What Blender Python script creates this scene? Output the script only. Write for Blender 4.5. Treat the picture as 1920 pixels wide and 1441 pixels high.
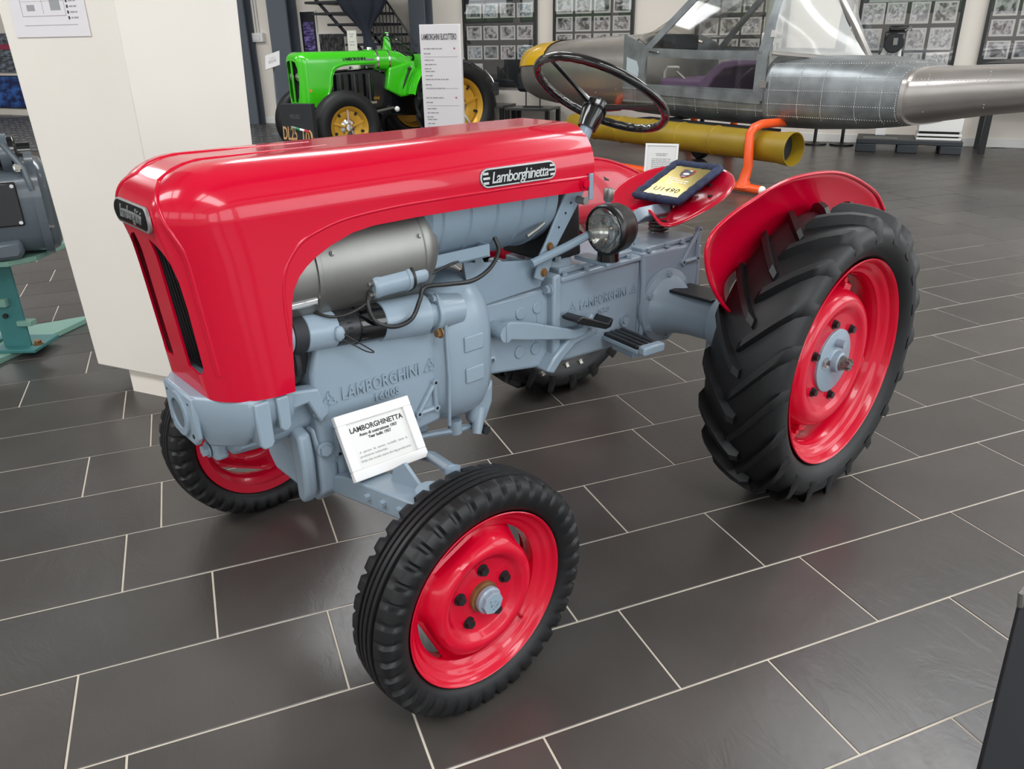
import bpy, bmesh, math, random
from mathutils import Vector, Matrix
random.seed(7)
PI = math.pi
scene = bpy.context.scene
for o in list(bpy.data.objects):
    bpy.data.objects.remove(o)
COL = scene.collection

# ------------------------------------------------------------------ camera, world, light, exposure
cd = bpy.data.cameras.new('camera')
cam = bpy.data.objects.new('camera', cd)
COL.objects.link(cam)
cd.sensor_fit = 'HORIZONTAL'
cd.sensor_width = 36.0
cd.lens = 36.0 * 1469.576 / 1920.0
cd.clip_start = 0.02
cam.matrix_world = (Matrix.Translation((0, 0, 1.3893)) @ Matrix.Rotation(PI / 2 - 0.41637, 4, 'X')
                    @ Matrix.Rotation(-0.015316, 4, 'Z'))
scene.camera = cam

world = bpy.data.worlds.new('world')
scene.world = world
world.use_nodes = True
wn = world.node_tree.nodes
wl = world.node_tree.links
wbg = wn['Background']
wbg.inputs['Color'].default_value = (0.82, 0.91, 1.0, 1)
wbg.inputs['Strength'].default_value = 1.4

scene.view_settings.view_transform = 'Standard'
scene.view_settings.look = 'None'
scene.view_settings.gamma = 1.0
scene.view_settings.use_curve_mapping = False
scene.view_settings.exposure = -0.12

# frame of the hall: its back wall runs along local X, local +Y points out of the hall
HALL = Matrix.Translation((-4.4806, 15.2984, 0)) @ Matrix.Rotation(math.atan2(-0.40488, 0.91437), 4, 'Z')


def area_light(name, m, sx, sy, power, col=(1, 1, 1)):
    ld = bpy.data.lights.new(name, 'AREA')
    ld.shape = 'RECTANGLE'
    ld.size = sx
    ld.size_y = sy
    ld.energy = power
    ld.color = col
    ob = bpy.data.objects.new(name, ld)
    COL.objects.link(ob)
    ob.matrix_world = m
    return ob


# daylight entering through the high windows opposite the back wall and through the tall windows of the right wall
WIN_X = [-5.5, -1.4, 2.7, 6.8, 10.9, 15.0]
for wx in WIN_X:
    area_light('window_daylight', HALL @ Matrix.Translation((wx, -19.80, 3.5)) @ Matrix.Rotation(PI / 2, 4, 'X'),
               3.4, 2.4, 48, (0.97, 0.98, 1.0))
WIN_Y = [-2.8, -6.6, -10.4, -14.2, -18.0]
for wy in WIN_Y:
    area_light('window_daylight', HALL @ Matrix.Translation((17.35, wy, 2.6)) @ Matrix.Rotation(PI / 2, 4, 'Z') @ Matrix.Rotation(PI / 2, 4, 'X'),
               3.0, 3.4, 110, (0.93, 0.97, 1.0))
# roof lights: long glazed strips in the ceiling
ROOF = [(-3.0, -6.0), (5.0, -6.0), (13.0, -6.0), (-3.0, -13.5), (5.0, -13.5), (13.0, -13.5)]
for rx, ry in ROOF:
    area_light('roof_daylight', HALL @ Matrix.Translation((rx, ry, 5.14)), 5.2, 1.5, 300, (0.98, 0.985, 1.0))


# ------------------------------------------------------------------ helpers
def lin(h):
    h = h.lstrip('#')
    out = []
    for i in (0, 2, 4):
        c = int(h[i:i + 2], 16) / 255
        out.append(c / 12.92 if c <= 0.04045 else ((c + 0.055) / 1.055) ** 2.4)
    return out


MATS = {}


def mat(name, col, rough=0.5, metal=0.0, vary=0.0, vscale=6.0, bump=0.0, bscale=60.0, coat=0.0, emit=0.0, spec=0.5,
        col2=None, perobj=0.0):
    if name in MATS:
        return MATS[name]
    m = bpy.data.materials.new(name)
    MATS[name] = m
    m.use_nodes = True
    nt = m.node_tree
    b = nt.nodes['Principled BSDF']
    c = lin(col) if isinstance(col, str) else list(col)
    b.inputs['Base Color'].default_value = (*c, 1)
    b.inputs['Roughness'].default_value = rough
    b.inputs['Metallic'].default_value = metal
    b.inputs['Specular IOR Level'].default_value = spec
    b.inputs['Coat Weight'].default_value = coat
    b.inputs['Coat Roughness'].default_value = 0.04
    tc = None
    if vary or bump:
        tc = nt.nodes.new('ShaderNodeTexCoord')
    if vary:
        n = nt.nodes.new('ShaderNodeTexNoise')
        n.inputs['Scale'].default_value = vscale
        n.inputs['Detail'].default_value = 6
        nt.links.new(tc.outputs['Object'], n.inputs['Vector'])
        mx = nt.nodes.new('ShaderNodeMix')
        mx.data_type = 'RGBA'
        c2 = lin(col2) if col2 else [max(0, x * (1 - vary)) for x in c]
        ca = c if col2 else [min(1, x * (1 + vary)) for x in c]
        mx.inputs[6].default_value = (*ca, 1)
        mx.inputs[7].default_value = (*c2, 1)
        mr = nt.nodes.new('ShaderNodeMapRange')
        mr.inputs[1].default_value = 0.3
        mr.inputs[2].default_value = 0.7
        nt.links.new(n.outputs['Fac'], mr.inputs[0])
        nt.links.new(mr.outputs[0], mx.inputs[0])
        nt.links.new(mx.outputs[2], b.inputs['Base Color'])
    if perobj:
        oi = nt.nodes.new('ShaderNodeObjectInfo')
        hs = nt.nodes.new('ShaderNodeHueSaturation')
        mr2 = nt.nodes.new('ShaderNodeMapRange')
        mr2.inputs[3].default_value = 1 - perobj
        mr2.inputs[4].default_value = 1 + perobj
        nt.links.new(oi.outputs['Random'], mr2.inputs[0])
        nt.links.new(mr2.outputs[0], hs.inputs['Value'])
        src = b.inputs['Base Color'].links[0].from_socket if b.inputs['Base Color'].links else None
        if src:
            nt.links.new(src, hs.inputs['Color'])
        else:
            hs.inputs['Color'].default_value = (*c, 1)
        nt.links.new(hs.outputs[0], b.inputs['Base Color'])
    if bump:
        n2 = nt.nodes.new('ShaderNodeTexNoise')
        n2.inputs['Scale'].default_value = bscale
        n2.inputs['Detail'].default_value = 5
        nt.links.new(tc.outputs['Object'], n2.inputs['Vector'])
        bp = nt.nodes.new('ShaderNodeBump')
        bp.inputs['Strength'].default_value = bump
        bp.inputs['Distance'].default_value = 0.004
        nt.links.new(n2.outputs['Fac'], bp.inputs['Height'])
        nt.links.new(bp.outputs[0], b.inputs['Normal'])
    if emit:
        b.inputs['Emission Color'].default_value = (*c, 1)
        b.inputs['Emission Strength'].default_value = emit
    return m


def clear_mat(name, tint=(1, 1, 1), gloss=0.12, rough=0.02):
    """thin glazing: mostly clear with a fresnel-weighted mirror layer"""
    if name in MATS:
        return MATS[name]
    m = bpy.data.materials.new(name)
    MATS[name] = m
    m.use_nodes = True
    nt = m.node_tree
    nt.nodes.clear()
    out = nt.nodes.new('ShaderNodeOutputMaterial')
    tr = nt.nodes.new('ShaderNodeBsdfTransparent')
    tr.inputs[0].default_value = (*tint, 1)
    gl = nt.nodes.new('ShaderNodeBsdfGlossy')
    gl.inputs['Roughness'].default_value = rough
    fr = nt.nodes.new('ShaderNodeLayerWeight')
    fr.inputs['Blend'].default_value = 0.25
    mu = nt.nodes.new('ShaderNodeMath')
    mu.operation = 'MULTIPLY_ADD'
    mu.inputs[1].default_value = 0.5
    mu.inputs[2].default_value = gloss
    mu.use_clamp = True
    mx = nt.nodes.new('ShaderNodeMixShader')
    nt.links.new(fr.outputs['Fresnel'], mu.inputs[0])
    nt.links.new(mu.outputs[0], mx.inputs[0])
    nt.links.new(tr.outputs[0], mx.inputs[1])
    nt.links.new(gl.outputs[0], mx.inputs[2])
    nt.links.new(mx.outputs[0], out.inputs[0])
    return m


def frame(o, ax, ref=None):
    """4x4 with local Z along ax at o"""
    z = Vector(ax).normalized()
    r = Vector(ref) if ref else (Vector((0, 0, 1)) if abs(z.z) < 0.9 else Vector((1, 0, 0)))
    x = (r - z * r.dot(z)).normalized()
    y = z.cross(x)
    m = Matrix((x, y, z)).transposed().to_4x4()
    m.translation = Vector(o)
    return m


class MB:
    def __init__(s):
        s.v = []
        s.f = []

    def add(s, vs, fs, m=None):
        n = len(s.v)
        if m is not None:
            vs = [m @ Vector(v) for v in vs]
        s.v += [tuple(v) for v in vs]
        s.f += [[i + n for i in f] for f in fs]
        return s

    def box(s, x0, x1, y0, y1, z0, z1, m=None):
        vs = [(x, y, z) for x in (x0, x1) for y in (y0, y1) for z in (z0, z1)]
        fs = [(0, 1, 3, 2), (4, 6, 7, 5), (0, 4, 5, 1), (2, 3, 7, 6), (0, 2, 6, 4), (1, 5, 7, 3)]
        return s.add(vs, fs, m)

    def cbox(s, c, d, m=None):
        return s.box(c[0] - d[0] / 2, c[0] + d[0] / 2, c[1] - d[1] / 2, c[1] + d[1] / 2, c[2] - d[2] / 2,
                     c[2] + d[2] / 2, m)

    def lathe(s, prof, o=(0, 0, 0), ax=(0, 0, 1), n=48, fn=None, ref=None, a0=0.0, a1=2 * PI, loop=False):
        m = frame(o, ax, ref)
        full = abs(a1 - a0 - 2 * PI) < 1e-6
        k = n if full else n + 1
        vs = []
        for j in range(k):
            t = a0 + (a1 - a0) * j / n
            for i, (r, h) in enumerate(prof):
                if fn:
                    r, h = fn(t, i, r, h)
                vs.append((r * math.cos(t), r * math.sin(t), h))
        p = len(prof)
        fs = []
        for j in range(n):
            j2 = (j + 1) % k
            for i in range(p - 1 + (1 if loop else 0)):
                i2 = (i + 1) % p
                fs.append((j * p + i, j2 * p + i, j2 * p + i2, j * p + i2))
        return s.add(vs, fs, m)

    def cyl(s, p0, p1, r0, r1=None, n=20, ref=None):
        r1 = r0 if r1 is None else r1
        d = Vector(p1) - Vector(p0)
        m = frame(p0, d, ref)
        L = d.length
        vs = [(r0 * math.cos(2 * PI * j / n), r0 * math.sin(2 * PI * j / n), 0) for j in range(n)]
        vs += [(r1 * math.cos(2 * PI * j / n), r1 * math.sin(2 * PI * j / n), L) for j in range(n)]
        fs = [(j, (j + 1) % n, n + (j + 1) % n, n + j) for j in range(n)]
        fs += [tuple(range(n))[::-1], tuple(range(n, 2 * n))]
        return s.add(vs, fs, m)

    def tube(s, pts, r, n=10, caps=True, closed=False):
        P = [Vector(p) for p in pts]
        rs = r if isinstance(r, (list, tuple)) else [r] * len(P)
        vs = []
        fs = []
        up = None
        K = len(P)
        for i, p in enumerate(P):
            if closed:
                d = P[(i + 1) % K] - P[i - 1]
            else:
                d = P[min(i + 1, K - 1)] - P[max(i - 1, 0)]
            d.normalize()
            if up is None:
                up = Vector((0, 0, 1)) if abs(d.z) < 0.9 else Vector((1, 0, 0))
            up = (up - d * up.dot(d)).normalized()
            w = d.cross(up)
            for j in range(n):
                a = 2 * PI * j / n
                vs.append(p + (up * math.cos(a) + w * math.sin(a)) * rs[i])
        for i in range(K if closed else K - 1):
            i2 = (i + 1) % K
            for j in range(n):
                fs.append((i * n + j, i * n + (j + 1) % n, i2 * n + (j + 1) % n, i2 * n + j))
        if caps and not closed:
            fs.append(tuple(range(n))[::-1])
            fs.append(tuple(range((K - 1) * n, K * n)))
        return s.add(vs, fs)

    def prism(s, poly, h0, h1, m=None):
        """polygon in local XY extruded from z=h0 to h1"""
        n = len(poly)
        vs = [(x, y, h0) for x, y in poly] + [(x, y, h1) for x, y in poly]
        fs = [(j, (j + 1) % n, n + (j + 1) % n, n + j) for j in range(n)]
        fs += [tuple(range(n))[::-1], tuple(range(n, 2 * n))]
        return s.add(vs, fs, m)

    def xz(s, poly, y0, y1):
        """side-view polygon (x, z) extruded along y"""
        return s.prism([(x, z) for x, z in poly], -y1, -y0, Matrix.Rotation(PI / 2, 4, 'X'))

    def yz(s, poly, x0, x1):
        """front-view polygon (y, z) extruded along x"""
        m = Matrix(((0, 0, 1, 0), (1, 0, 0, 0), (0, 1, 0, 0), (0, 0, 0, 1)))
        return s.prism(poly, x0, x1, m)

    def grid(s, rows, closed_u=False, closed_v=False):
        """rows of points joined into quads"""
        nu = len(rows)
        nv = len(rows[0])
        vs = [p for r in rows for p in r]
        fs = []
        for i in range(nu if closed_u else nu - 1):
            for j in range(nv if closed_v else nv - 1):
                fs.append((i * nv + j, ((i + 1) % nu) * nv + j, ((i + 1) % nu) * nv + (j + 1) % nv, i * nv + (j + 1) % nv))
        return s.add(vs, fs)

    def loft(s, rings, caps=True):
        """closed rings joined lengthwise"""
        nv = len(rings[0])
        n0 = len(s.v)
        s.grid(rings, closed_v=True)
        if caps:
            s.f.append([n0 + j for j in range(nv)][::-1])
            s.f.append([n0 + (len(rings) - 1) * nv + j for j in range(nv)])
        return s

    def ball(s, c, r, n=16, k=10, sc=(1, 1, 1)):
        pr = [(max(1e-4, math.sin(PI * i / k)), -math.cos(PI * i / k)) for i in range(k + 1)]
        t = MB().lathe(pr, n=n)
        return s.add([(c[0] + v[0] * r * sc[0], c[1] + v[1] * r * sc[1], c[2] + v[2] * r * sc[2]) for v in t.v], t.f)

    def mirror(s):
        """append nothing, return a copy mirrored in y"""
        t = MB()
        t.v = [(x, -y, z) for x, y, z in s.v]
        t.f = [f[::-1] for f in s.f]
        return t

    def both(s):
        t = s.mirror()
        return s.add(t.v, t.f)

    def mesh(s, name, m, ang=35):
        me = bpy.data.meshes.new(name)
        me.from_pydata(s.v, [], s.f)
        me.validate()
        bm = bmesh.new()
        bm.from_mesh(me)
        bmesh.ops.recalc_face_normals(bm, faces=bm.faces)
        bm.to_mesh(me)
        bm.free()
        if m:
            me.materials.append(m)
        me.polygons.foreach_set('use_smooth', [True] * len(me.polygons))
        me.set_sharp_from_angle(angle=math.radians(ang))
        me.update()
        return me

    def build(s, name, m, parent=None, ang=35, bevel=0.0, seg=2, kind=None, label=None):
        ob = bpy.data.objects.new(name, s.mesh(name, m, ang))
        COL.objects.link(ob)
        if parent:
            ob.parent = parent
        if bevel:
            bv = ob.modifiers.new('bevel', 'BEVEL')
            bv.width = bevel
            bv.segments = seg
            bv.limit_method = 'ANGLE'
            bv.angle_limit = math.radians(40)
            bv.harden_normals = False
        if kind:
            ob['kind'] = kind
        if label:
            ob['label'] = label
        return ob


def tag(o, label, cat, group=None):
    o['label'] = label
    o['category'] = cat
    if group:
        o['group'] = group
    return o


def thing(name, label, cat, m=None, group=None):
    o = bpy.data.objects.new(name, None)
    o.empty_display_size = 0.1
    COL.objects.link(o)
    if m is not None:
        o.matrix_world = m
    return tag(o, label, cat, group)


def obj_of(name, me, parent=None, m=None):
    o = bpy.data.objects.new(name, me)
    COL.objects.link(o)
    if parent:
        o.parent = parent
    if m is not None:
        o.matrix_local = m
    return o


def copy_tree(o, parent=None):
    c = o.copy()
    COL.objects.link(c)
    c.parent = parent
    for ch in list(o.children):
        copy_tree(ch, c)
    return c


def struct(o):
    o['kind'] = 'structure'
    return o


def text_mesh(name, s, size, m, depth=0.0006, shear=0.0, align='CENTER', bold=0.0, space=1.0, sx=1.0):
    cu = bpy.data.curves.new(name, 'FONT')
    cu.body = s
    cu.size = size
    cu.extrude = depth
    cu.shear = shear
    cu.align_x = align
    cu.align_y = 'CENTER'
    cu.offset = bold
    cu.space_character = space
    cu.resolution_u = 3
    ob = bpy.data.objects.new(name, cu)
    COL.objects.link(ob)
    bpy.context.view_layer.update()
    me = bpy.data.meshes.new_from_object(ob.evaluated_get(bpy.context.evaluated_depsgraph_get()))
    bpy.data.objects.remove(ob)
    bpy.data.curves.remove(cu)
    me.materials.clear()
    me.materials.append(m)
    me.name = name
    if sx != 1.0:
        me.transform(Matrix.Diagonal((sx, 1, 1, 1)))
    return me


def text(name, s, size, m, parent, M, **k):
    """flat or raised lettering: local X along M's x axis, Y up, faces M's z"""
    o = obj_of(name, text_mesh(name, s, size, m, **k), parent)
    o.matrix_local = M
    return o


def plane_m(o, x, y):
    x = Vector(x).normalized()
    y = Vector(y)
    y = (y - x * y.dot(x)).normalized()
    z = x.cross(y)
    m = Matrix((x, y, z)).transposed().to_4x4()
    m.translation = Vector(o)
    return m


def hexbolt(c, ax, r=0.011, h=0.009, washer=True):
    b = MB()
    a = Vector(ax).normalized()
    c = Vector(c)
    if washer:
        b.cyl(c, c + a * h * 0.25, r * 1.35, n=16)
    b.cyl(c, c + a * h, r, n=6)
    return b


def bool_cut(ob, cutters):
    """apply exact boolean differences and store the result as the object's own mesh"""
    for cme in cutters:
        c = bpy.data.objects.new('cutter', cme)
        COL.objects.link(c)
        md = ob.modifiers.new('cut', 'BOOLEAN')
        md.operation = 'DIFFERENCE'
        md.solver = 'EXACT'
        md.object = c
        bpy.context.view_layer.update()
        me = bpy.data.meshes.new_from_object(ob.evaluated_get(bpy.context.evaluated_depsgraph_get()))
        ob.modifiers.remove(md)
        ob.data = me
        bpy.data.objects.remove(c)
    return ob


def rounded_shell(x0, x1, hw, z0, z1, rx, ry, rz, step=0.02):
    """closed box rounded on its front (x1), sides and top; flat at x0 and z0"""
    def axis(a, b, c0, c1):
        n = max(2, round((b - a) / step))
        return [a + (b - a) * i / n for i in range(n + 1)]
    X = axis(x0, x1, 0, 0)
    Y = axis(-hw, hw, 0, 0)
    Z = axis(z0, z1, 0, 0)

    def rnd(p):
        x, y, z = p
        cx = min(x, x1 - rx)
        cy = max(-(hw - ry), min(hw - ry, y))
        cz = min(z, z1 - rz)
        d = Vector(((x - cx) / rx, (y - cy) / ry, (z - cz) / rz))
        L = d.length
        m = max(abs(d.x), abs(d.y), abs(d.z))
        if L < 1e-9:
            return p
        d = d * (m / L)
        return (cx + d.x * rx, cy + d.y * ry, cz + d.z * rz)
    b = MB()
    b.grid([[rnd((x, y, z1)) for y in Y] for x in X])
    b.grid([[(x, y, z0) if 0 else rnd((x, y, z0)) for y in Y] for x in X])
    for yy in (-hw, hw):
        b.grid([[rnd((x, yy, z)) for z in Z] for x in X])
    for xx in (x0, x1):
        b.grid([[rnd((xx, y, z)) for z in Z] for y in Y])
    return b


def welded(b, name, m, ang=35):
    me = b.mesh(name, m, ang)
    bm = bmesh.new()
    bm.from_mesh(me)
    bmesh.ops.remove_doubles(bm, verts=bm.verts, dist=1e-5)
    bmesh.ops.recalc_face_normals(bm, faces=bm.faces)
    bm.to_mesh(me)
    bm.free()
    me.polygons.foreach_set('use_smooth', [True] * len(me.polygons))
    me.set_sharp_from_angle(angle=math.radians(ang))
    return me

# ------------------------------------------------------------------ the hall
M_wall = mat('wall_paint', '#EDE5DA', 0.75, vary=0.02, vscale=2.0, bump=0.05, bscale=40)
M_white = mat('white_paint', '#EDEBE7', 0.6)
M_ceil = mat('ceiling_paint', '#F2F0EC', 0.8)
M_steel = mat('grey_steel_paint', '#6E757D', 0.45, vary=0.05, vscale=3)
M_black = mat('black_satin', '#17181A', 0.4)
M_blackmat = mat('black_matte', '#202226', 0.65)
M_frame = mat('window_frame_metal', '#3A3D41', 0.4)
M_glass = clear_mat('window_glass', (0.96, 0.98, 0.97), 0.05)
M_board = mat('board_black', '#2A2C30', 0.35)


def H(x, y, z):
    return HALL @ Vector((x, y, z))


HX0, HX1, HY0 = -13.0, 17.5, -20.0
HZ = 5.2


def hall_part(name, b, m, **k):
    o = b.build(name, m, **k)
    o.matrix_world = HALL
    return struct(o)


hall_part('wall_back', MB().box(HX0, HX1, 0, 0.2, -0.02, HZ), M_wall)
hall_part('wall_left', MB().box(HX0 - 0.2, HX0, HY0, 0.2, -0.02, HZ), M_wall)
wr = MB().box(HX1, HX1 + 0.2, HY0, 0.2, -0.02, 0.7).box(HX1, HX1 + 0.2, HY0, 0.2, 4.5, HZ)
ey = [HY0]
for wy in WIN_Y[::-1]:
    ey += [wy - 1.6, wy + 1.6]
ey.append(0.2)
for i in range(0, len(ey), 2):
    wr.box(HX1, HX1 + 0.2, ey[i], ey[i + 1], 0.7, 4.5)
hall_part('wall_right', wr, M_wall)
for i, wy in enumerate(WIN_Y):
    fr = MB()
    for y in (wy - 1.6, wy, wy + 1.6):
        fr.box(HX1 + 0.03, HX1 + 0.12, y - 0.04, y + 0.04, 0.7, 4.5)
    for z in (0.72, 2.6, 4.48):
        fr.box(HX1 + 0.03, HX1 + 0.12, wy - 1.6, wy + 1.6, z - 0.04, z + 0.04)
    w = hall_part('window_%d' % (i + 21), fr, M_frame)
    for y in (wy - 0.8, wy + 0.8):
        for z0, z1 in ((0.76, 2.56), (2.64, 4.44)):
            MB().box(HX1 + 0.07, HX1 + 0.075, y - 0.76, y + 0.76, z0, z1).build('pane', M_glass, w)
wb = MB()
wb.box(HX0, HX1, HY0 - 0.2, HY0, -0.02, 1.95)
wb.box(HX0, HX1, HY0 - 0.2, HY0, 4.75, HZ)
edges = [HX0]
for wx in WIN_X:
    edges += [wx - 1.9, wx + 1.9]
edges.append(HX1)
for i in range(0, len(edges), 2):
    wb.box(edges[i], edges[i + 1], HY0 - 0.2, HY0, 1.95, 4.75)
hall_part('wall_front', wb, M_wall)
for i, wx in enumerate(WIN_X):
    fr = MB()
    for x in (wx - 1.9, wx - 0.63, wx + 0.63, wx + 1.9):
        fr.box(x - 0.04, x + 0.04, HY0 - 0.12, HY0 - 0.02, 1.95, 4.75)
    for z in (1.97, 2.75, 4.73):
        fr.box(wx - 1.9, wx + 1.9, HY0 - 0.12, HY0 - 0.02, z - 0.04, z + 0.04)
    w = hall_part('window_%d' % (i + 1), fr, M_frame)
    for x in (wx - 1.265, wx, wx + 1.265):
        for z0, z1 in ((2.01, 2.71), (2.79, 4.69)):
            p = MB().box(x - 0.59, x + 0.59, HY0 - 0.08, HY0 - 0.075, z0, z1).build('pane', M_glass, w)

# ceiling with glazed roof lights, steel beams and ribbed lining
cb = MB()
ys = [HY0, -14.4, -12.6, -6.9, -5.1, 0.2]
for i in (0, 2, 4):
    cb.box(HX0, HX1, ys[i], ys[i + 1], HZ, HZ + 0.15)
for y0, y1 in ((-14.4, -12.6), (-6.9, -5.1)):
    ex = [HX0, -5.7, -0.3, 2.3, 7.7, 10.3, 15.7, HX1]
    for i in range(0, 8, 2):
        cb.box(ex[i], ex[i + 1], y0, y1, HZ, HZ + 0.15)
hall_part('ceiling', cb, M_ceil)
for i, (rx, ry) in enumerate(ROOF):
    fr = MB()
    for k in range(7):
        x = rx - 2.7 + 5.4 * k / 6
        fr.box(x - 0.025, x + 0.025, ry - 0.9, ry + 0.9, HZ + 0.02, HZ + 0.09)
    w = hall_part('window_%d' % (i + 11), fr, M_white)
    for k in range(6):
        x = rx - 2.7 + 5.4 * k / 6
        MB().box(x + 0.03, x + 0.87, ry - 0.9, ry + 0.9, HZ + 0.05, HZ + 0.055).build('pane', M_glass, w)
for k in range(7):
    x = HX0 + 2.2 + k * 4.35
    bm_ = MB().box(x - 0.09, x + 0.09, HY0, 0, HZ - 0.32, HZ - 0.30).box(x - 0.09, x + 0.09, HY0, 0, HZ - 0.02, HZ)
    bm_.box(x - 0.012, x + 0.012, HY0, 0, HZ - 0.3, HZ - 0.02)
    hall_part('trim_%d' % (k + 1), bm_, M_steel)
hall_part('baseboard_back', MB().box(0.0, HX1, -0.016, 0, 0, 0.11), M_white, bevel=0.004)

# ------------------------------------------------------------------ slate tiles laid diagonally to the wall
M_tile = mat('slate_tile', '#45413E', 0.36, vary=0.12, vscale=3.2, perobj=0.14, spec=0.65)
nt = M_tile.node_tree
pb = nt.nodes['Principled BSDF']
tc = nt.nodes.new('ShaderNodeTexCoord')
oi = nt.nodes.new('ShaderNodeObjectInfo')
vadd = nt.nodes.new('ShaderNodeVectorMath')
vadd.operation = 'ADD'
sc10 = nt.nodes.new('ShaderNodeVectorMath')
sc10.operation = 'SCALE'
sc10.inputs['Scale'].default_value = 3.1
nt.links.new(oi.outputs['Location'], sc10.inputs[0])
nt.links.new(tc.outputs['Object'], vadd.inputs[0])
nt.links.new(sc10.outputs[0], vadd.inputs[1])
mp = nt.nodes.new('ShaderNodeMapping')
mp.inputs['Scale'].default_value = (1.0, 0.45, 1.0)
nt.links.new(vadd.outputs[0], mp.inputs[0])
nz = nt.nodes.new('ShaderNodeTexNoise')
nz.inputs['Scale'].default_value = 7
nz.inputs['Detail'].default_value = 9
nz.inputs['Roughness'].default_value = 0.62
nz.inputs['Distortion'].default_value = 1.2
nt.links.new(mp.outputs[0], nz.inputs['Vector'])
nz2 = nt.nodes.new('ShaderNodeTexNoise')
nz2.inputs['Scale'].default_value = 55
nz2.inputs['Detail'].default_value = 4
nt.links.new(vadd.outputs[0], nz2.inputs['Vector'])
cr = nt.nodes.new('ShaderNodeValToRGB')
cr.color_ramp.elements[0].position = 0.44
cr.color_ramp.elements[1].position = 0.56
nt.links.new(nz.outputs['Fac'], cr.inputs[0])
ma = nt.nodes.new('ShaderNodeMath')
ma.operation = 'MULTIPLY_ADD'
ma.inputs[1].default_value = 0.35
nt.links.new(nz2.outputs['Fac'], ma.inputs[0])
nt.links.new(cr.outputs[0], ma.inputs[2])
bp = nt.nodes.new('ShaderNodeBump')
bp.inputs['Strength'].default_value = 0.12
bp.inputs['Distance'].default_value = 0.0022
nt.links.new(ma.outputs[0], bp.inputs['Height'])
nt.links.new(bp.outputs[0], pb.inputs['Normal'])
mrr = nt.nodes.new('ShaderNodeMapRange')
mrr.inputs[3].default_value = 0.27
mrr.inputs[4].default_value = 0.36
nt.links.new(nz2.outputs['Fac'], mrr.inputs[0])
nt.links.new(mrr.outputs[0], pb.inputs['Roughness'])

M_grout = mat('grout', '#C9BFB0', 0.85, vary=0.08, vscale=9)
floor = hall_part('floor', MB().box(HX0, HX1, HY0, 0.0, -0.05, -0.0022), M_grout)
GC, GS = 0.929585, 0.368607
TW, TL = 0.3, 0.5962
R0 = 1.44008
PH = {-2: 1.71, -1: 0.894, 0: 0.497, 1: 1.562, 2: 0.774, 3: 1.103, 4: 0.276, 5: 0.967, 6: 0.607, 7: 1.217}
iH = HALL.inverted()
tiles = []
rr = random.Random(3)
for k in range(-75, 75):
    ph = PH.get(k, rr.uniform(0, 1.987)) * 0.3
    v = R0 + (k + 0.5) * TW
    for n in range(-45, 45):
        u = ph + (n + 0.5) * TL
        X, Y = GC * u - GS * v, GS * u + GC * v
        q = iH @ Vector((X, Y, 0))
        if not (HX0 - 0.3 < q.x < HX1 + 0.3 and HY0 - 0.3 < q.y < 0.3):
            continue
        inside = HX0 + 0.35 < q.x < HX1 - 0.35 and HY0 + 0.35 < q.y < -0.35
        # how far the tile lies from the viewpoint, nearest first
        vis = Y > 0.55 and abs(X) < 0.72 * Y + 0.55 and inside
        tiles.append((0 if vis else 1, math.hypot(X, Y), X, Y, inside))
tiles.sort(key=lambda t: (t[0], t[1]))
g = 0.0026
hw, hh, ed = TL / 2 - g, TW / 2 - g, 0.0012
tb = MB()
tb.add([(-hw, -hh, -0.009), (hw, -hh, -0.009), (hw, hh, -0.009), (-hw, hh, -0.009),
        (-hw, -hh, -ed), (hw, -hh, -ed), (hw, hh, -ed), (-hw, hh, -ed),
        (-hw + ed, -hh + ed, 0), (hw - ed, -hh + ed, 0), (hw - ed, hh - ed, 0), (-hw + ed, hh - ed, 0)],
       [(0, 1, 5, 4), (1, 2, 6, 5), (2, 3, 7, 6), (3, 0, 4, 7), (4, 5, 9, 8), (5, 6, 10, 9), (6, 7, 11, 10), (7, 4, 8, 11),
        (8, 9, 10, 11)])
tme = tb.mesh('tile', M_tile, 20)
TROT = Matrix.Rotation(math.atan2(GS, GC), 4, 'Z')
rest = MB()
nt_obj = 0
for i, (a, d_, X, Y, inside) in enumerate(tiles):
    if nt_obj < 300 and a == 0:
        o = obj_of('tile', tme, floor)
        o.matrix_world = Matrix.Translation((X, Y, rr.uniform(-0.0006, 0.0))) @ TROT
        nt_obj += 1
    elif inside:
        rest.add([(-hw, -hh, -0.0002), (hw, -hh, -0.0002), (hw, hh, -0.0002), (-hw, hh, -0.0002)], [(0, 1, 2, 3)],
                 iH @ Matrix.Translation((X, Y, 0)) @ TROT)
    else:
        b_ = Matrix.Translation((X, Y, 0)) @ TROT
        pts = [iH @ (b_ @ Vector(p)) for p in ((-hw, -hh, 0), (hw, -hh, 0), (hw, hh, 0), (-hw, hh, 0))]
        pts = [(min(max(p.x, HX0), HX1), min(max(p.y, HY0), -0.0), -0.0002) for p in pts]
        rest.add(pts, [(0, 1, 2, 3)])
ro = rest.build('far_tile_field', M_tile, floor, ang=20)
ro['kind'] = 'stuff'

# tapered clad pillar standing left of the red tractor
pil = MB()
ux, uy = Vector((0.91437, -0.40488, 0)), Vector((0.40488, 0.91437, 0))
Bp = Vector((-1.33, 2.96, 0))


def pil_ring(z, t):
    a, b = 0.515 + 0.062 * t, 0.535 + 0.068 * t
    c = Bp + ux * 0.0
    return [Vector((*(c - ux * a)[:2], z)), Vector((*c[:2], z)), Vector((*(c + uy * b)[:2], z)),
            Vector((*(c - ux * a + uy * b)[:2], z))]


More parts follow.
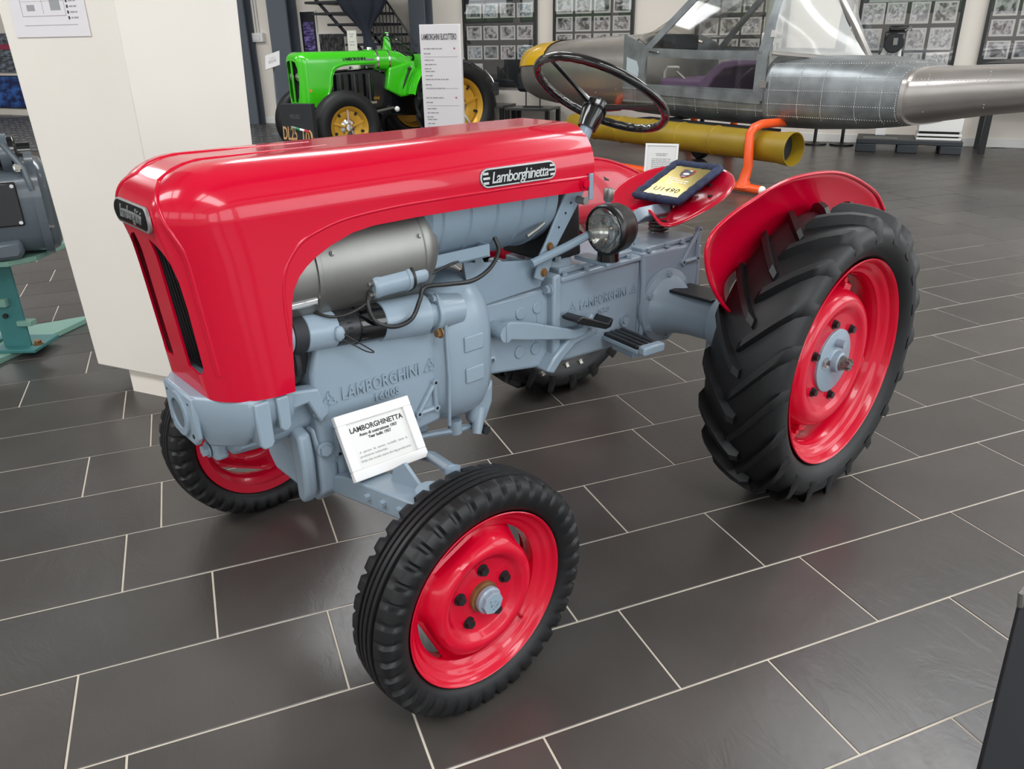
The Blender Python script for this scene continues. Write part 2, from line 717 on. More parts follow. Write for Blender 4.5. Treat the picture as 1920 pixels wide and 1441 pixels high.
pil.loft([pil_ring(0.115, 0), pil_ring(HZ, 3.9)])
pillar = pil.build('wall_pillar', mat('pillar_paint', '#E6E0D6', 0.55, vary=0.015, vscale=3), bevel=0.004)
struct(pillar)
pp = MB()
q = [Bp - ux * 0.37 + uy * 0.03, Bp - ux * 0.06 + uy * 0.03, Bp - ux * 0.06 + uy * 0.44, Bp - ux * 0.37 + uy * 0.44]
pp.loft([[Vector((p.x, p.y, z)) for p in q] for z in (0.0, 0.115)])
pp.build('plinth', M_wall, pillar)

# clipped hedge growing outside the high windows
hd_ = MB()
rh = random.Random(9)
rows = []
for i in range(90):
    x = HX0 - 2 + i * 0.38
    rows.append([(x, HY0 - 3.0 + rh.uniform(-.3, .3), 0.0), (x, HY0 - 2.8 + rh.uniform(-.3, .3), 1.5 + rh.uniform(-.2, .2)), (x, HY0 - 3.0 + rh.uniform(-.3, .3), 2.5 + rh.uniform(-.3, .3)),
                 (x, HY0 - 3.4, 3.0 + rh.uniform(-.4, .5)), (x, HY0 - 4.2, 2.6), (x, HY0 - 4.4, 0.0)])
hdo = MB().grid(rows).build('hedge', mat('hedge_leaf', '#5E8A3A', 0.8, vary=0.5, vscale=3), ang=20)
hdo.matrix_world = HALL
tag(hdo, 'green hedge growing outside the high windows', 'hedge')

# ------------------------------------------------------------------ red vintage tractor
M_red = mat('red_enamel', (0.55, 0.0010, 0.024), 0.2, coat=0.42, spec=0.25)
M_redw = mat('red_wheel_paint', (0.58, 0.0015, 0.024), 0.26, coat=0.3, spec=0.3)
M_grey = mat('grey_blue_paint', '#8A9AA7', 0.30, bump=0.10, bscale=26, spec=0.5)
M_grey2 = mat('grey_blue_sheet', '#7F909E', 0.30, spec=0.5)
M_alu = mat('brushed_alloy', '#8E8D89', 0.42, metal=0.85, vary=0.10, vscale=5, bump=0.04, bscale=30)
M_rub = mat('tyre_rubber', '#0E0E10', 0.5, vary=0.18, vscale=9, bump=0.12, bscale=45, spec=0.45)
M_bolt = mat('black_bolt', '#1B1B1C', 0.38, vary=0.2, vscale=40)
M_chrome = mat('chrome', '#D9D9D9', 0.12, metal=1.0)
M_wire = mat('black_cable', '#1E1D1D', 0.4)
M_rust = mat('rusty_steel', '#8A6A45', 0.5, metal=0.6, vary=0.4, vscale=25)
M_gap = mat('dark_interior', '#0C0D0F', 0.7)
M_bake = mat('black_bakelite', '#0D0C0D', 0.15, coat=0.5)

TRM = Matrix.Translation((-0.454, 1.8186, 0)) @ Matrix.Rotation(math.radians(221.4), 4, 'Z')
T = thing('tractor', 'small vintage tractor with red bonnet and wheels and grey-blue engine, nearest in the hall', 'tractor', TRM)


def catmull(P, n=5):
    P = [Vector(p) for p in P]
    P = [P[0] * 2 - P[1]] + P + [P[-1] * 2 - P[-2]]
    out = []
    for i in range(1, len(P) - 2):
        for k in range(n):
            t = k / n
            a, b_, c, d = P[i - 1], P[i], P[i + 1], P[i + 2]
            out.append(0.5 * ((2 * b_) + (c - a) * t + (2 * a - 5 * b_ + 4 * c - d) * t * t + (3 * b_ - a - 3 * c + d) * t ** 3))
    out.append(P[-2])
    return out


# --- bonnet ---------------------------------------------------------
HX1_, HHW, HZ1 = 0.390, 0.197, 1.178
RX, RY, RZ = 0.135, 0.112, 0.106
outer = rounded_shell(-0.95, HX1_, HHW, 0.50, HZ1, RX, RY, RZ, 0.018)
inner = rounded_shell(-1.2, HX1_ - 0.005, HHW - 0.005, 0.3, HZ1 - 0.005, RX - 0.005, RY - 0.005, RZ - 0.005, 0.018)


def lean_off(z):
    t = min(1.0, max(0.0, (z - 0.99) / 0.10))
    return 0.012 * (1 - t * t * (3 - 2 * t)) + 0.085 * max(0.0, 1.05 - z)


def lean(v):
    x, y, z = v
    if x > 0.1:
        x -= lean_off(z) * min(1, (x - 0.1) / 0.2)
    return (x, y, z)


outer.v = [lean(v) for v in outer.v]
inner.v = [lean(v) for v in inner.v]
hood = bpy.data.objects.new('bonnet', welded(outer, 'bonnet', M_red))
COL.objects.link(hood)
arch = [(0.191, 0.4), (0.191, 0.702), (0.183, 0.809), (0.173, 0.890), (0.164, 0.920), (0.149, 0.944), (0.130, 0.962),
        (0.104, 0.979), (0.069, 0.996), (0.015, 1.014), (-0.039, 1.021), (-0.152, 1.022), (-0.34, 1.019),
        (-0.515, 1.015), (-1.3, 0.994), (-1.3, 0.4)]
slot = [(0.042, 0.757), (0.092, 0.752), (0.108, 0.757), (0.117, 0.772), (0.120, 0.90), (0.117, 0.96), (0.108, 0.995),
        (0.092, 1.018), (0.070, 1.030), (0.042, 1.037)]
slot2 = [(-y, z) for y, z in slot][::-1]
cuts = [welded(inner, 'c', None), MB().xz(arch, -0.5, 0.5).mesh('c', None),
        MB().box(-2, -0.738, -1, 1, 0, 2).mesh('c', None), MB().box(-2, 2, -1, 1, 0, 0.698).mesh('c', None),
        MB().yz(slot, 0.25, 0.6).mesh('c', None), MB().yz(slot2, 0.25, 0.6).mesh('c', None)]
bool_cut(hood, cuts)


me = hood.data
me.polygons.foreach_set('use_smooth', [True] * len(me.polygons))
me.set_sharp_from_angle(angle=math.radians(28))


def unlean(v):
    x = v[0]
    for _ in range(4):
        x = v[0] + (lean_off(v[2]) * min(1, (x - 0.1) / 0.2) if x > 0.1 else 0.0)
    return (x, v[1], v[2])


nl = []
for pol in me.polygons:
    for li in pol.loop_indices:
        x, y, z = unlean(me.vertices[me.loops[li].vertex_index].co)
        d = Vector(((x - min(x, HX1_ - RX)) / RX, (y - max(-(HHW - RY), min(HHW - RY, y))) / RY, (z - min(z, HZ1 - RZ)) / RZ))
        nn = pol.normal.copy()
        if abs(d.length - 1) < 0.04:
            a_ = Vector((d.x / RX, d.y / RY, d.z / RZ)).normalized()
            if a_.dot(nn) > 0.7:
                nn = a_
        nl.append(nn)
me.normals_split_custom_set(nl)
hood.parent = T


def skin(x, y, z, off=0.0):
    """point on the bonnet surface for a point of its enclosing box"""
    x1, hw, z1 = HX1_ + off, HHW + off, HZ1 + off
    rx, ry, rz = RX + off, RY + off, RZ + off
    cx, cy, cz = min(x, x1 - rx), max(-(hw - ry), min(hw - ry, y)), min(z, z1 - rz)
    d = Vector(((x - cx) / rx, (y - cy) / ry, (z - cz) / rz))
    L = d.length
    if L < 1e-9:
        return (x, y, z)
    d = d / L
    return lean((cx + d.x * rx, cy + d.y * ry, cz + d.z * rz))


# pressed ridges framing the grille and running back along the top
for sgn in (1, -1):
    pts = []
    for i in range(30):
        t = i / 29
        if t < 0.45:
            y, z = 0.160, 0.76 + (1.02 - 0.76) * t / 0.45
        else:
            a = (t - 0.45) / 0.55
            y, z = 0.160 - 0.095 * a ** 1.6, 1.02 + 0.16 * a
        pts.append(skin(HX1_, y, z, -0.002))
    y = 0.065
    for i in range(1, 14):
        x = HX1_ - 0.03 - i * 0.03
        pts.append(skin(x, y * (1 - 0.03 * i), HZ1, -0.002 - 0.00025 * i))
    b = MB().tube([(p[0], p[1] * sgn, p[2]) for p in pts], 0.006, n=10)
    b.build('bonnet_ridge', M_red, hood, ang=60)
for sgn in (1, -1):
    cr_ = [(0.205, 0.80), (0.203, 0.88), (0.195, 0.935), (0.178, 0.975), (0.14, 1.012), (0.089, 1.032), (0.025, 1.046), (-0.08, 1.053),
           (-0.184, 1.054), (-0.36, 1.052), (-0.515, 1.050), (-0.735, 1.044)]
    P = [skin(x, HHW, z, -0.0035) for x, z in [(p_.x, p_.y) for p_ in catmull([(a_, c_, 0) for a_, c_ in cr_])]]
    MB().tube([(p[0], p[1] * sgn, p[2]) for p in P], 0.0055, n=10).build('bonnet_ridge', M_red, hood, ang=60)

# grille mesh behind the slots
gb = MB()
gb.grid([[(lean((0.345, y, z))) for z in (0.72, 0.9, 1.06)] for y in (-0.124, -0.06, 0, 0.06, 0.124)])
gr_ = gb.build('grille_mesh', mat('grille_gauze', '#15171A', 0.55, bump=0.6, bscale=300), T)
wv = MB()
for i in range(13):
    y = -0.118 + i * 0.0197
    wv.tube([lean((0.351, y, 0.74)), lean((0.351, y, 1.05))], 0.0012, n=5)
wv.build('grille_wire', M_blackmat, gr_)
# radiator shroud filling the nose
MB().box(0.20, 0.295, -0.12, 0.12, 0.72, 1.10).build('radiator', M_gap, T, bevel=0.01)


def capsule(L, h, n=8):
    r = h / 2
    pts = []
    for i in range(n + 1):
        a = -PI / 2 + PI * i / n
        pts.append((L / 2 - r + r * math.cos(a), r * math.sin(a)))
    for i in range(n + 1):
        a = PI / 2 + PI * i / n
        pts.append((-L / 2 + r + r * math.cos(a), r * math.sin(a)))
    return pts


M_badge = mat('badge_black', '#0C0C0C', 0.5, spec=0.15)
M_badgem = mat('badge_metal', '#A9ABAB', 0.4, metal=0.7)
# side name badges
for sgn in (1, -1):
    cx, cz, yy = -0.466, 1.0815, 0.1955
    M0 = plane_m((cx, yy * sgn, cz), (-sgn, 0, -0.012 * sgn), (0, -0.10 * sgn, 1))
    b = MB().prism(capsule(0.252, 0.046), 0.0, 0.004, M0)
    bd = b.build('name_badge', M_badgem, T, bevel=0.0012, label='chrome-edged name badge with silver script on black')
    MB().prism(capsule(0.243, 0.038), 0.0038, 0.0046, M0).build('badge_field', M_badge, bd)
    text('badge_lettering', 'Lamborghinetta', 0.0375, M_badgem, bd, M0 @ Matrix.Translation((0, -0.0015, 0.0052)), shear=0.28,
         bold=0.0004, depth=0.0014, space=0.86, sx=0.93)
    for s2 in (-1, 1):
        st = MB()
        for dz, L_ in ((-0.011, 0.017), (0, 0.021), (0.011, 0.017)):
            st.cbox((s2 * (0.119 - L_ / 2), dz, 0.0052), (L_, 0.0055, 0.0014), M0)
        st.build('badge_stripes', M_badgem, bd)

# nose badge wrapped round the front
NB = 10


def nose_pt(u, v, off):
    return skin(HX1_, u, 1.083 + v - 0.55 * u * u, off)


bn = []
rim_pts = capsule(0.205, 0.050, 10)
fr_o, fr_i = [nose_pt(u, v, 0.0008) for u, v in rim_pts], [nose_pt(u, v, 0.006) for u, v in rim_pts]
fr_n = [nose_pt(u * 0.955, v * 0.84, 0.0068) for u, v in rim_pts]
b = MB().grid([fr_o, fr_i, fr_n], closed_v=True)
nb = b.build('nose_badge', M_badgem, T, ang=50, label='curved chrome-edged badge above the grille')
rows = []
for j in range(5):
    v = -0.021 + 0.042 * j / 4
    half = 0.0979 - 0.021 + math.sqrt(max(0, 0.021 ** 2 - v * v)) * 0.98
    rows.append([nose_pt(-half + 2 * half * i / 16, v, 0.0058) for i in range(17)])
MB().grid(rows).build('badge_field', M_badge, nb, ang=60)
tm = text_mesh('badge_lettering', 'Lamborghini', 0.036, M_badgem, depth=0.001, shear=0.28, bold=0.0004, space=0.88)
for v in tm.vertices:
    c = v.co.copy()
    v.co = Vector(nose_pt(c.x * 0.80, c.y - 0.001, 0.0068 + c.z))
obj_of('badge_lettering', tm, nb)

# --- front casting ---------------------------------------------------
b = MB()
secs = []


def plan(xf, hwid, xr, z, n=9):
    """half-rounded outline, front at xf"""
    pts = [(xr, hwid, z)]
    for i in range(n):
        a = PI / 2 - PI * i / (n - 1)
        pts.append((xf - 0.055 + 0.055 * math.cos(a), hwid * math.sin(a) if abs(math.sin(a)) > 0.01 else 0, z))
    pts.append((xr, -hwid, z))
    return pts


def bplan(xf, wf, wr, xr, z):
    return [(xr, wr, z), (0.29, wr + 0.004, z), (0.315, wr * 0.86, z), (xf - 0.008, wf, z), (xf, wf - 0.012, z), (xf, -wf + 0.012, z),
            (xf - 0.008, -wf, z), (0.315, -wr * 0.86, z), (0.29, -wr - 0.004, z), (xr, -wr, z)]


b.loft([bplan(0.375, 0.078, 0.180, 0.19, 0.700), bplan(0.378, 0.080, 0.184, 0.19, 0.685), bplan(0.372, 0.078, 0.180, 0.19, 0.645),
        bplan(0.36, 0.076, 0.155, 0.19, 0.605), bplan(0.345, 0.074, 0.112, 0.19, 0.568)])
fc = b.build('front_casting', M_grey, T, ang=30, bevel=0.006)
# lower lump and neck running back to the engine
b = MB()
b.loft([[(0.30, y, z) for y, z in ((0.10, 0.60), (0.085, 0.548), (0.05, 0.52), (-0.05, 0.52), (-0.085, 0.548), (-0.10, 0.60))],
        [(0.20, y, z) for y, z in ((0.125, 0.62), (0.115, 0.56), (0.07, 0.522), (-0.07, 0.522), (-0.115, 0.56), (-0.125, 0.62))],
        [(0.11, y, z) for y, z in ((0.13, 0.65), (0.12, 0.575), (0.08, 0.54), (-0.08, 0.54), (-0.12, 0.575), (-0.13, 0.65))]])
b.build('casting_neck', M_grey, fc, bevel=0.012, seg=3)
for y0 in (0.125, -0.165):
    MB().xz([(0.195, 0.685), (0.12, 0.672), (0.105, 0.60), (0.125, 0.585), (0.15, 0.645), (0.195, 0.64)], y0, y0 + 0.04).build('casting_bracket', M_grey, fc, bevel=0.005)
for sgn in (1, -1):
    for x0, x1, zb in ((0.252, 0.286, 0.585), (0.208, 0.236, 0.612)):
        MB().xz([(x0, 0.694), (x1, 0.694), (x1, zb + 0.012), (x1 - 0.008, zb), (x0 + 0.008, zb), (x0, zb + 0.012)],
                sgn * 0.15, sgn * 0.196).build('casting_rib', M_grey, fc, bevel=0.004)
fp = MB()
ring = [(0.038 * math.cos(2 * PI * i / 28), 0.642 + 0.033 * math.sin(2 * PI * i / 28)) for i in range(28)]
MB().lathe([(0.036, -0.001), (0.052, -0.001), (0.052, 0.006), (0.036, 0.006), (0.033, -0.03)], (0.3765, 0, 0.640), (1, 0, 0), 32).build(
    'casting_eye', M_grey, fc)
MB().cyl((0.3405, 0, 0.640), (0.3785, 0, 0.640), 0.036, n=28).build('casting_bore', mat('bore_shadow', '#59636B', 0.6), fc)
MB().yz([(-0.06, 0.578), (0.06, 0.578), (0.078, 0.60), (0.080, 0.698), (-0.080, 0.698), (-0.078, 0.60)], 0.362, 0.3765).build('casting_plate', M_grey, fc, bevel=0.004)
for y in (-0.060, 0.060):
    for z in (0.602, 0.682):
        MB().cyl((0.37, y, z), (0.3775, y, z), 0.0055, n=12).build('casting_hole', M_gap, fc)
MB().box(0.295, 0.33, -0.03, 0.03, 0.505, 0.56).build('drain_boss', M_grey, fc, bevel=0.01)
hexbolt((0.333, 0, 0.53), (1, 0, 0), 0.014, 0.014).build('casting_bolt', M_grey, fc)

# --- engine ----------------------------------------------------------
b = MB()
b.xz([(0.112, 0.49), (0.128, 0.52), (0.128, 0.70), (0.110, 0.76), (0.08, 0.80), (-0.16, 0.80), (-0.225, 0.775), (-0.225, 0.47), (0.0, 0.45), (0.09, 0.455)],
     -0.150, 0.150)
eng = b.build('engine_block', M_grey, T, bevel=0.012, seg=3)
MB().box(-0.23, 0.06, -0.09, 0.09, 0.40, 0.47).build('sump', M_grey, eng, bevel=0.02, seg=3)
SIDE = plane_m((0, 0.1515, 0), (-1, 0, 0), (0, 0, 1))


def side_text(name, s, size, x, z, y, par, **k):
    return text(name, s, size, M_grey, par, plane_m((x, y, z), (-1, 0, 0), (0, 0, 1)), depth=0.0045, bold=0.0007, **k)


def tri_logo(x, z, s, y, par):
    bb = MB()
    R_ = s * 0.62
    o_ = [(R_ * math.cos(PI / 2 + 2 * PI * i / 3), R_ * math.sin(PI / 2 + 2 * PI * i / 3)) for i in range(3)]
    m = plane_m((x, y, z), (-1, 0, 0), (0, 0, 1))
    for i in range(3):
        a, c = Vector(o_[i]), Vector(o_[(i + 1) % 3])
        d = (c - a).normalized()
        n_ = Vector((-d.y, d.x)) * s * 0.07
        bb.prism([tuple(a - n_ * 0.5), tuple(c - n_ * 0.5), tuple(c + n_ * 1.2), tuple(a + n_ * 1.2)], 0, 0.0032, m)
        g_ = (a + c) / 2
        bb.prism([tuple(g_ - d * s * .18), tuple(g_ + d * s * .02), tuple(Vector((0, 0)) + n_ * .6)], 0, 0.0032, m)
    return bb.build('raised_emblem', M_grey, par)


side_text('raised_lettering', 'LAMBORGHINI', 0.044, -0.052, 0.634, 0.1500, eng, sx=0.72, space=1.08)
side_text('raised_lettering', '1600S', 0.027, -0.062, 0.598, 0.1500, eng, space=1.15)
tri_logo(0.092, 0.630, 0.036, 0.1500, eng)
tri_logo(-0.196, 0.632, 0.036, 0.1500, eng)


def tri_boss(x0, z0, s, flip, y, par, holes=True):
    """cast triangular mounting pad with three bolt holes"""
    pts = [(x0, z0), (x0 + flip * s * 0.9, z0), (x0, z0 + s * 1.15)]
    bb = MB()
    for i in range(3):
        bb.tube([(pts[i][0], y + 0.004, pts[i][1]), (pts[(i + 1) % 3][0], y + 0.004, pts[(i + 1) % 3][1])], 0.007, n=8)
    for p in pts:
        bb.cyl((p[0], y - 0.004, p[1]), (p[0], y + 0.011, p[1]), 0.0095, n=14)
    o_ = bb.build('mounting_pad', M_grey, par)
    for p in pts:
        MB().cyl((p[0], y + 0.006, p[1]), (p[0], y + 0.0118, p[1]), 0.0042, n=10).build('pad_hole', M_gap, par)
    return o_


tri_boss(-0.205, 0.515, 0.062, 1, 0.150, eng)
tri_boss(0.085, 0.49, 0.062, -1, 0.150, eng)
for z in (0.612, 0.512):
    hexbolt((0.118, 0.152, z), (0.2, 1, 0), 0.014, 0.014).build('engine_bolt', M_grey, eng)
# near-black box before the block, the recess's shade put into its colour
MB().box(0.118, 0.215, -0.12, 0.125, 0.70, 0.80).build('belt_recess_shade', M_gap, eng)
MB().lathe([(0.02, 0.0), (0.055, 0.0), (0.058, 0.012), (0.05, 0.018), (0.058, 0.024), (0.055, 0.036), (0.02, 0.036)], (0.15, 0.10, 0.735),
           (1, 0, 0), 28).build('fan_pulley', M_blackmat, eng)
MB().cyl((0.165, 0.115, 0.705), (0.165, 0.150, 0.705), 0.012, n=6).build('engine_bolt', M_bolt, eng)
# clutch housing (rounded bell)
b = MB()
rings = []
for x, w, z0, z1 in ((-0.205, 0.150, 0.462, 0.765), (-0.222, 0.163, 0.447, 0.80), (-0.26, 0.176, 0.430, 0.835), (-0.325, 0.180, 0.425, 0.842),
                     (-0.365, 0.176, 0.432, 0.835), (-0.392, 0.160, 0.455, 0.81), (-0.405, 0.138, 0.48, 0.78)):
    r_ = []
    zc, h = (z0 + z1) / 2, (z1 - z0) / 2
    for i in range(36):
        a = 2 * PI * i / 36
        ca, sa = math.cos(a), math.sin(a)
        e = 0.62
        r_.append((x, w * math.copysign(abs(ca) ** e, ca), zc + h * math.copysign(abs(sa) ** e, sa)))
    rings.append(r_)
b.loft(rings)
bell = b.build('clutch_housing', M_grey, T, ang=45)
for z, w_ in ((0.672, 0.062), (0.585, 0.060)):
    bb = MB().cbox((-0.318, 0.1795, z), (w_, 0.006, 0.042))
    bb.build('cover_plate', M_grey, bell, bevel=0.006, seg=3)
MB().tube([(-0.232, 0.172, 0.46), (-0.235, 0.178, 0.6), (-0.235, 0.172, 0.78)], 0.005, n=8).build('casting_seam', M_grey, bell)
MB().lathe([(0.012, 0), (0.016, 0.0), (0.016, 0.012), (0.008, 0.014), (0.008, 0.002)], (-0.405, 0.135, 0.585), (0, 1, 0), 18).build('boss_ring', M_grey, bell)
b = MB().xz([(-0.36, 0.52), (-0.405, 0.505), (-0.43, 0.52), (-0.425, 0.45), (-0.40, 0.40), (-0.37, 0.385), (-0.345, 0.41), (-0.35, 0.46)], 0.085, 0.125)
b.build('housing_bracket', M_grey, bell, bevel=0.012, seg=3)
MB().cyl((-0.385, 0.11, 0.44), (-0.355, 0.13, 0.375), 0.02, 0.014, n=14).build('drain_pipe', M_grey, bell)
MB().tube([(-0.38, 0.10, 0.385), (-0.30, 0.105, 0.395), (-0.22, 0.11, 0.415), (-0.12, 0.11, 0.43)], 0.009, n=8).build('linkage_rod', M_grey2, bell)
MB().cyl((-0.386, 0.118, 0.378), (-0.386, 0.140, 0.378), 0.014, n=6).build('linkage_nut', M_blackmat, bell)
MB().cyl((-0.30, 0.105, 0.39), (-0.30, 0.105, 0.43), 0.02, n=16).build('linkage_boss', M_grey, bell)

# aluminium cooling drum behind the bonnet arch
DC = (0.0, 0.045, 0.925)
b = MB().lathe([(0.05, 0.30), (0.128, 0.26), (0.134, 0.19), (0.134, 0.098), (0.138, 0.096), (0.138, 0.086), (0.135, 0.084), (0.137, -0.02), (0.138, -0.18),
                (0.141, -0.183), (0.141, -0.193), (0.136, -0.206), (0.12, -0.232), (0.02, -0.235)], DC, (1, 0, 0), 56, ref=(0, 1, 0))
drum = b.build('cooling_drum', M_alu, T, ang=30)
for sx_, a in ((0.055, 0.35), (-0.172, 0.35), (-0.172, 1.2)):
    p = Vector((sx_, DC[1] + 0.137 * math.cos(a), DC[2] + 0.137 * math.sin(a)))
    hexbolt(p, (0, math.cos(a), math.sin(a)), 0.005, 0.006).build('drum_screw', M_alu, drum)
MB().ball((-0.03, 0.157, 0.885), 0.020, 16, 10, (2.4, 0.9, 0.9)).build('drum_duct', M_alu, drum, ang=60)
MB().box(0.10, 0.24, 0.148, 0.176, 0.868, 0.884).build('drum_strap', M_chrome, drum, bevel=0.004)

# starter and dynamo in line below the drum
AX0 = (0.20, 0.143, 0.808)
ax_d = Vector((-1, 0, -0.095)).normalized()


def along(t):
    return Vector(AX0) + ax_d * t


def seg_cyl(name, t0, t1, r0, r1, m, par, n=36, ends=0.0):
    bb = MB()
    bb.lathe([(0.001, t0), (r0 - 0.002, t0), (r0, t0 + 0.002), (r1, t1 - 0.002), (r1 - 0.002, t1), (0.001, t1)], AX0, ax_d, n)
    return bb.build(name, m, par, ang=40)


st = seg_cyl('starter_motor', 0.064, 0.139, 0.0425, 0.0425, M_grey, T)
seg_cyl('starter_band', 0.03, 0.064, 0.0435, 0.0435, M_blackmat, st)
seg_cyl('starter_nose', -0.06, 0.031, 0.042, 0.042, M_grey, st)
seg_cyl('commutator_cover', 0.139, 0.195, 0.0415, 0.0415, mat('dark_steel', '#3A3B3D', 0.35, metal=0.6), st)
seg_cyl('starter_cap', 0.192, 0.262, 0.0455, 0.0455, M_bake, st)
for i in range(4):
    a = 0.25 + i * 0.32
    p = along(0.166) + Vector((0, math.sin(a + 0.5), math.cos(a + 0.5))) * 0.0415
    MB().cbox((0, 0, 0), (0.010, 0.005, 0.002), frame(p, (0, math.sin(a + 0.5), math.cos(a + 0.5)), ax_d)).build('vent_slot', M_gap, st)
dy = seg_cyl('dynamo', 0.258, 0.388, 0.048, 0.052, M_grey, T)
seg_cyl('dynamo_neck', 0.386, 0.412, 0.040, 0.040, M_grey, dy)
seg_cyl('dynamo_flange', 0.410, 0.425, 0.051, 0.051, M_grey, dy)
seg_cyl('dynamo_housing', 0.423, 0.500, 0.046, 0.040, M_grey, dy)
hexbolt(along(0.412) + Vector((0, 0.03, 0.044)), ax_d * -1, 0.009, 0.012).build('dynamo_bolt', M_grey, dy)
hexbolt(along(0.412) + Vector((0, 0.043, -0.042)), ax_d * -1, 0.010, 0.014).build('dynamo_bolt', M_rust, dy)
p = along(0.135) + Vector((0, 0.042, 0.0))
MB().ball(p, 0.014, 10, 8, (1, .7, 1.3)).build('terminal', M_grey, st)
# solenoid above
SO = Vector((-0.035, 0.163, 0.876))
sd = Vector((-1, 0, 0.02)).normalized()
bb = MB().lathe([(0.001, 0), (0.027, 0), (0.030, 0.004), (0.030, 0.012), (0.028, 0.022), (0.0285, 0.09), (0.031, 0.092), (0.031, 0.10), (0.022, 0.103),
                 (0.0215, 0.148), (0.019, 0.152), (0.001, 0.152)], SO, sd, 28)
so = bb.build('solenoid', M_grey, T, ang=40)
for dy_, dz in ((0.012, 0.012), (0.014, -0.014), (-0.016, 0.008)):
    hexbolt(SO + Vector((0.0, dy_, dz)), (1, 0, 0), 0.006, 0.012).build('solenoid_nut', M_alu if dy_ > 0 else M_rust, so)
MB().lathe([(0.031, 0.09), (0.033, 0.09), (0.033, 0.096), (0.031, 0.096)], SO + sd * 0.012, sd, 24, loop=True).build('clamp', M_wire, so)


def cable(pts, r=0.0042, name='cable'):
    """smooth cable through the points"""
    P = [Vector(p) for p in pts]
    P = [P[0] * 2 - P[1]] + P + [P[-1] * 2 - P[-2]]
    out = []
    for i in range(1, len(P) - 2):
        for k in range(8):
            t = k / 8
            a, b_, c, d = P[i - 1], P[i], P[i + 1], P[i + 2]
            out.append(0.5 * ((2 * b_) + (c - a) * t + (2 * a - 5 * b_ + 4 * c - d) * t * t + (3 * b_ - a - 3 * c + d) * t ** 3))
    out.append(P[-2])
    return MB().tube(out, r, n=8).build(name, M_wire, T, ang=60)


cable([(-0.03, 0.172, 0.868), (-0.012, 0.187, 0.845), (-0.022, 0.197, 0.805), (-0.065, 0.207, 0.785), (-0.115, 0.205, 0.792), (-0.145, 0.20, 0.83), (-0.165, 0.195, 0.855),
       (-0.23, 0.20, 0.850), (-0.31, 0.195, 0.842), (-0.38, 0.180, 0.858), (-0.425, 0.160, 0.89), (-0.43, 0.14, 0.92)], 0.0055)
cable([(-0.032, 0.178, 0.862), (-0.005, 0.185, 0.846), (0.04, 0.184, 0.834), (0.08, 0.176, 0.836), (0.11, 0.14, 0.85)], 0.0036)
cable([(-0.19, 0.165, 0.868), (-0.25, 0.17, 0.885), (-0.31, 0.16, 0.888), (-0.36, 0.14, 0.87)], 0.0036)
cable([(0.065, 0.19, 0.80), (0.03, 0.198, 0.77), (-0.01, 0.197, 0.735), (0.01, 0.199, 0.742), (0.04, 0.196, 0.765), (0.066, 0.19, 0.785)], 0.0016)

# fuel tank under the rear of the bonnet
TKC = (-0.42, 0.0, 1.005)
pr = [(0.02, 0.225), (0.14, 0.215), (0.152, 0.20)]
for k in range(5):
    x = 0.17 - k * 0.085
    pr += [(0.153, x + 0.005), (0.157, x), (0.153, x - 0.005), (0.152, x - 0.04)]
pr += [(0.150, -0.215), (0.135, -0.23), (0.02, -0.235)]
b = MB().lathe(pr, TKC, (1, 0, 0), 64, ref=(0, 1, 0), fn=lambda t, i, r, h: (r * (1 + 0.10 * abs(math.cos(t)) ** 3), h))
tank = b.build('fuel_tank', M_grey2, T, ang=30)
MB().box(-0.30, -0.27, -0.10, 0.155, 0.878, 0.882).build('tank_strap', M_grey2, tank)
MB().tube([(-0.52, 0.165, 0.912), (-0.55, 0.168, 0.925), (-0.585, 0.16, 0.935)], 0.006, n=8).build('fuel_tap', M_alu, tank)
# battery tray, splash shield and support arm
b = MB()
b.box(-0.385, -0.165, -0.05, 0.168, 0.883, 0.887).box(-0.385, -0.165, 0.164, 0.168, 0.883, 0.915).box(-0.389, -0.385, -0.05, 0.168, 0.883, 0.915)
b.build('tray', M_grey2, T)
MB().xz([(-0.33, 0.88), (-0.385, 0.885), (-0.40, 0.858), (-0.56, 0.834), (-0.63, 0.84), (-0.60, 0.752), (-0.40, 0.745), (-0.35, 0.76)], 0.128, 0.132).build(
    'splash_shield', M_grey2, T)
b = MB().xz([(-0.555, 0.79), (-0.585, 0.775), (-0.61, 0.80), (-0.635, 0.86), (-0.745, 1.0), (-0.725, 1.035), (-0.69, 1.035), (-0.60, 0.885), (-0.575, 0.85)],
            0.150, 0.158)
arm = b.build('support_arm', M_grey2, T, bevel=0.002)
for x, z in ((-0.588, 0.80), (-0.61, 0.868)):
    hexbolt((x, 0.158, z), (0, 1, 0), 0.009, 0.008).build('arm_bolt', M_rust, arm)
for x, z in ((-0.645, 0.915), (-0.67, 0.95), (-0.69, 0.975)):
    MB().cyl((x, 0.157, z), (x, 0.1588, z), 0.0035, n=10).build('arm_hole', M_gap, arm)
# bonnet catch
b = MB().cyl((-0.700, 0.195, 1.030), (-0.700, 0.207, 1.030), 0.012, n=6).cyl((-0.700, 0.195, 1.030), (-0.700, 0.200, 1.030), 0.018, n=20)
b.build('bonnet_bolt', M_red, T)
MB().box(-0.728, -0.712, 0.200, 0.206, 0.985, 1.055).build('bonnet_catch', M_grey2, T, bevel=0.002)
MB().cyl((-0.700, 0.175, 0.985), (-0.700, 0.206, 0.985), 0.011, n=14).build('catch_pivot', M_alu, T)

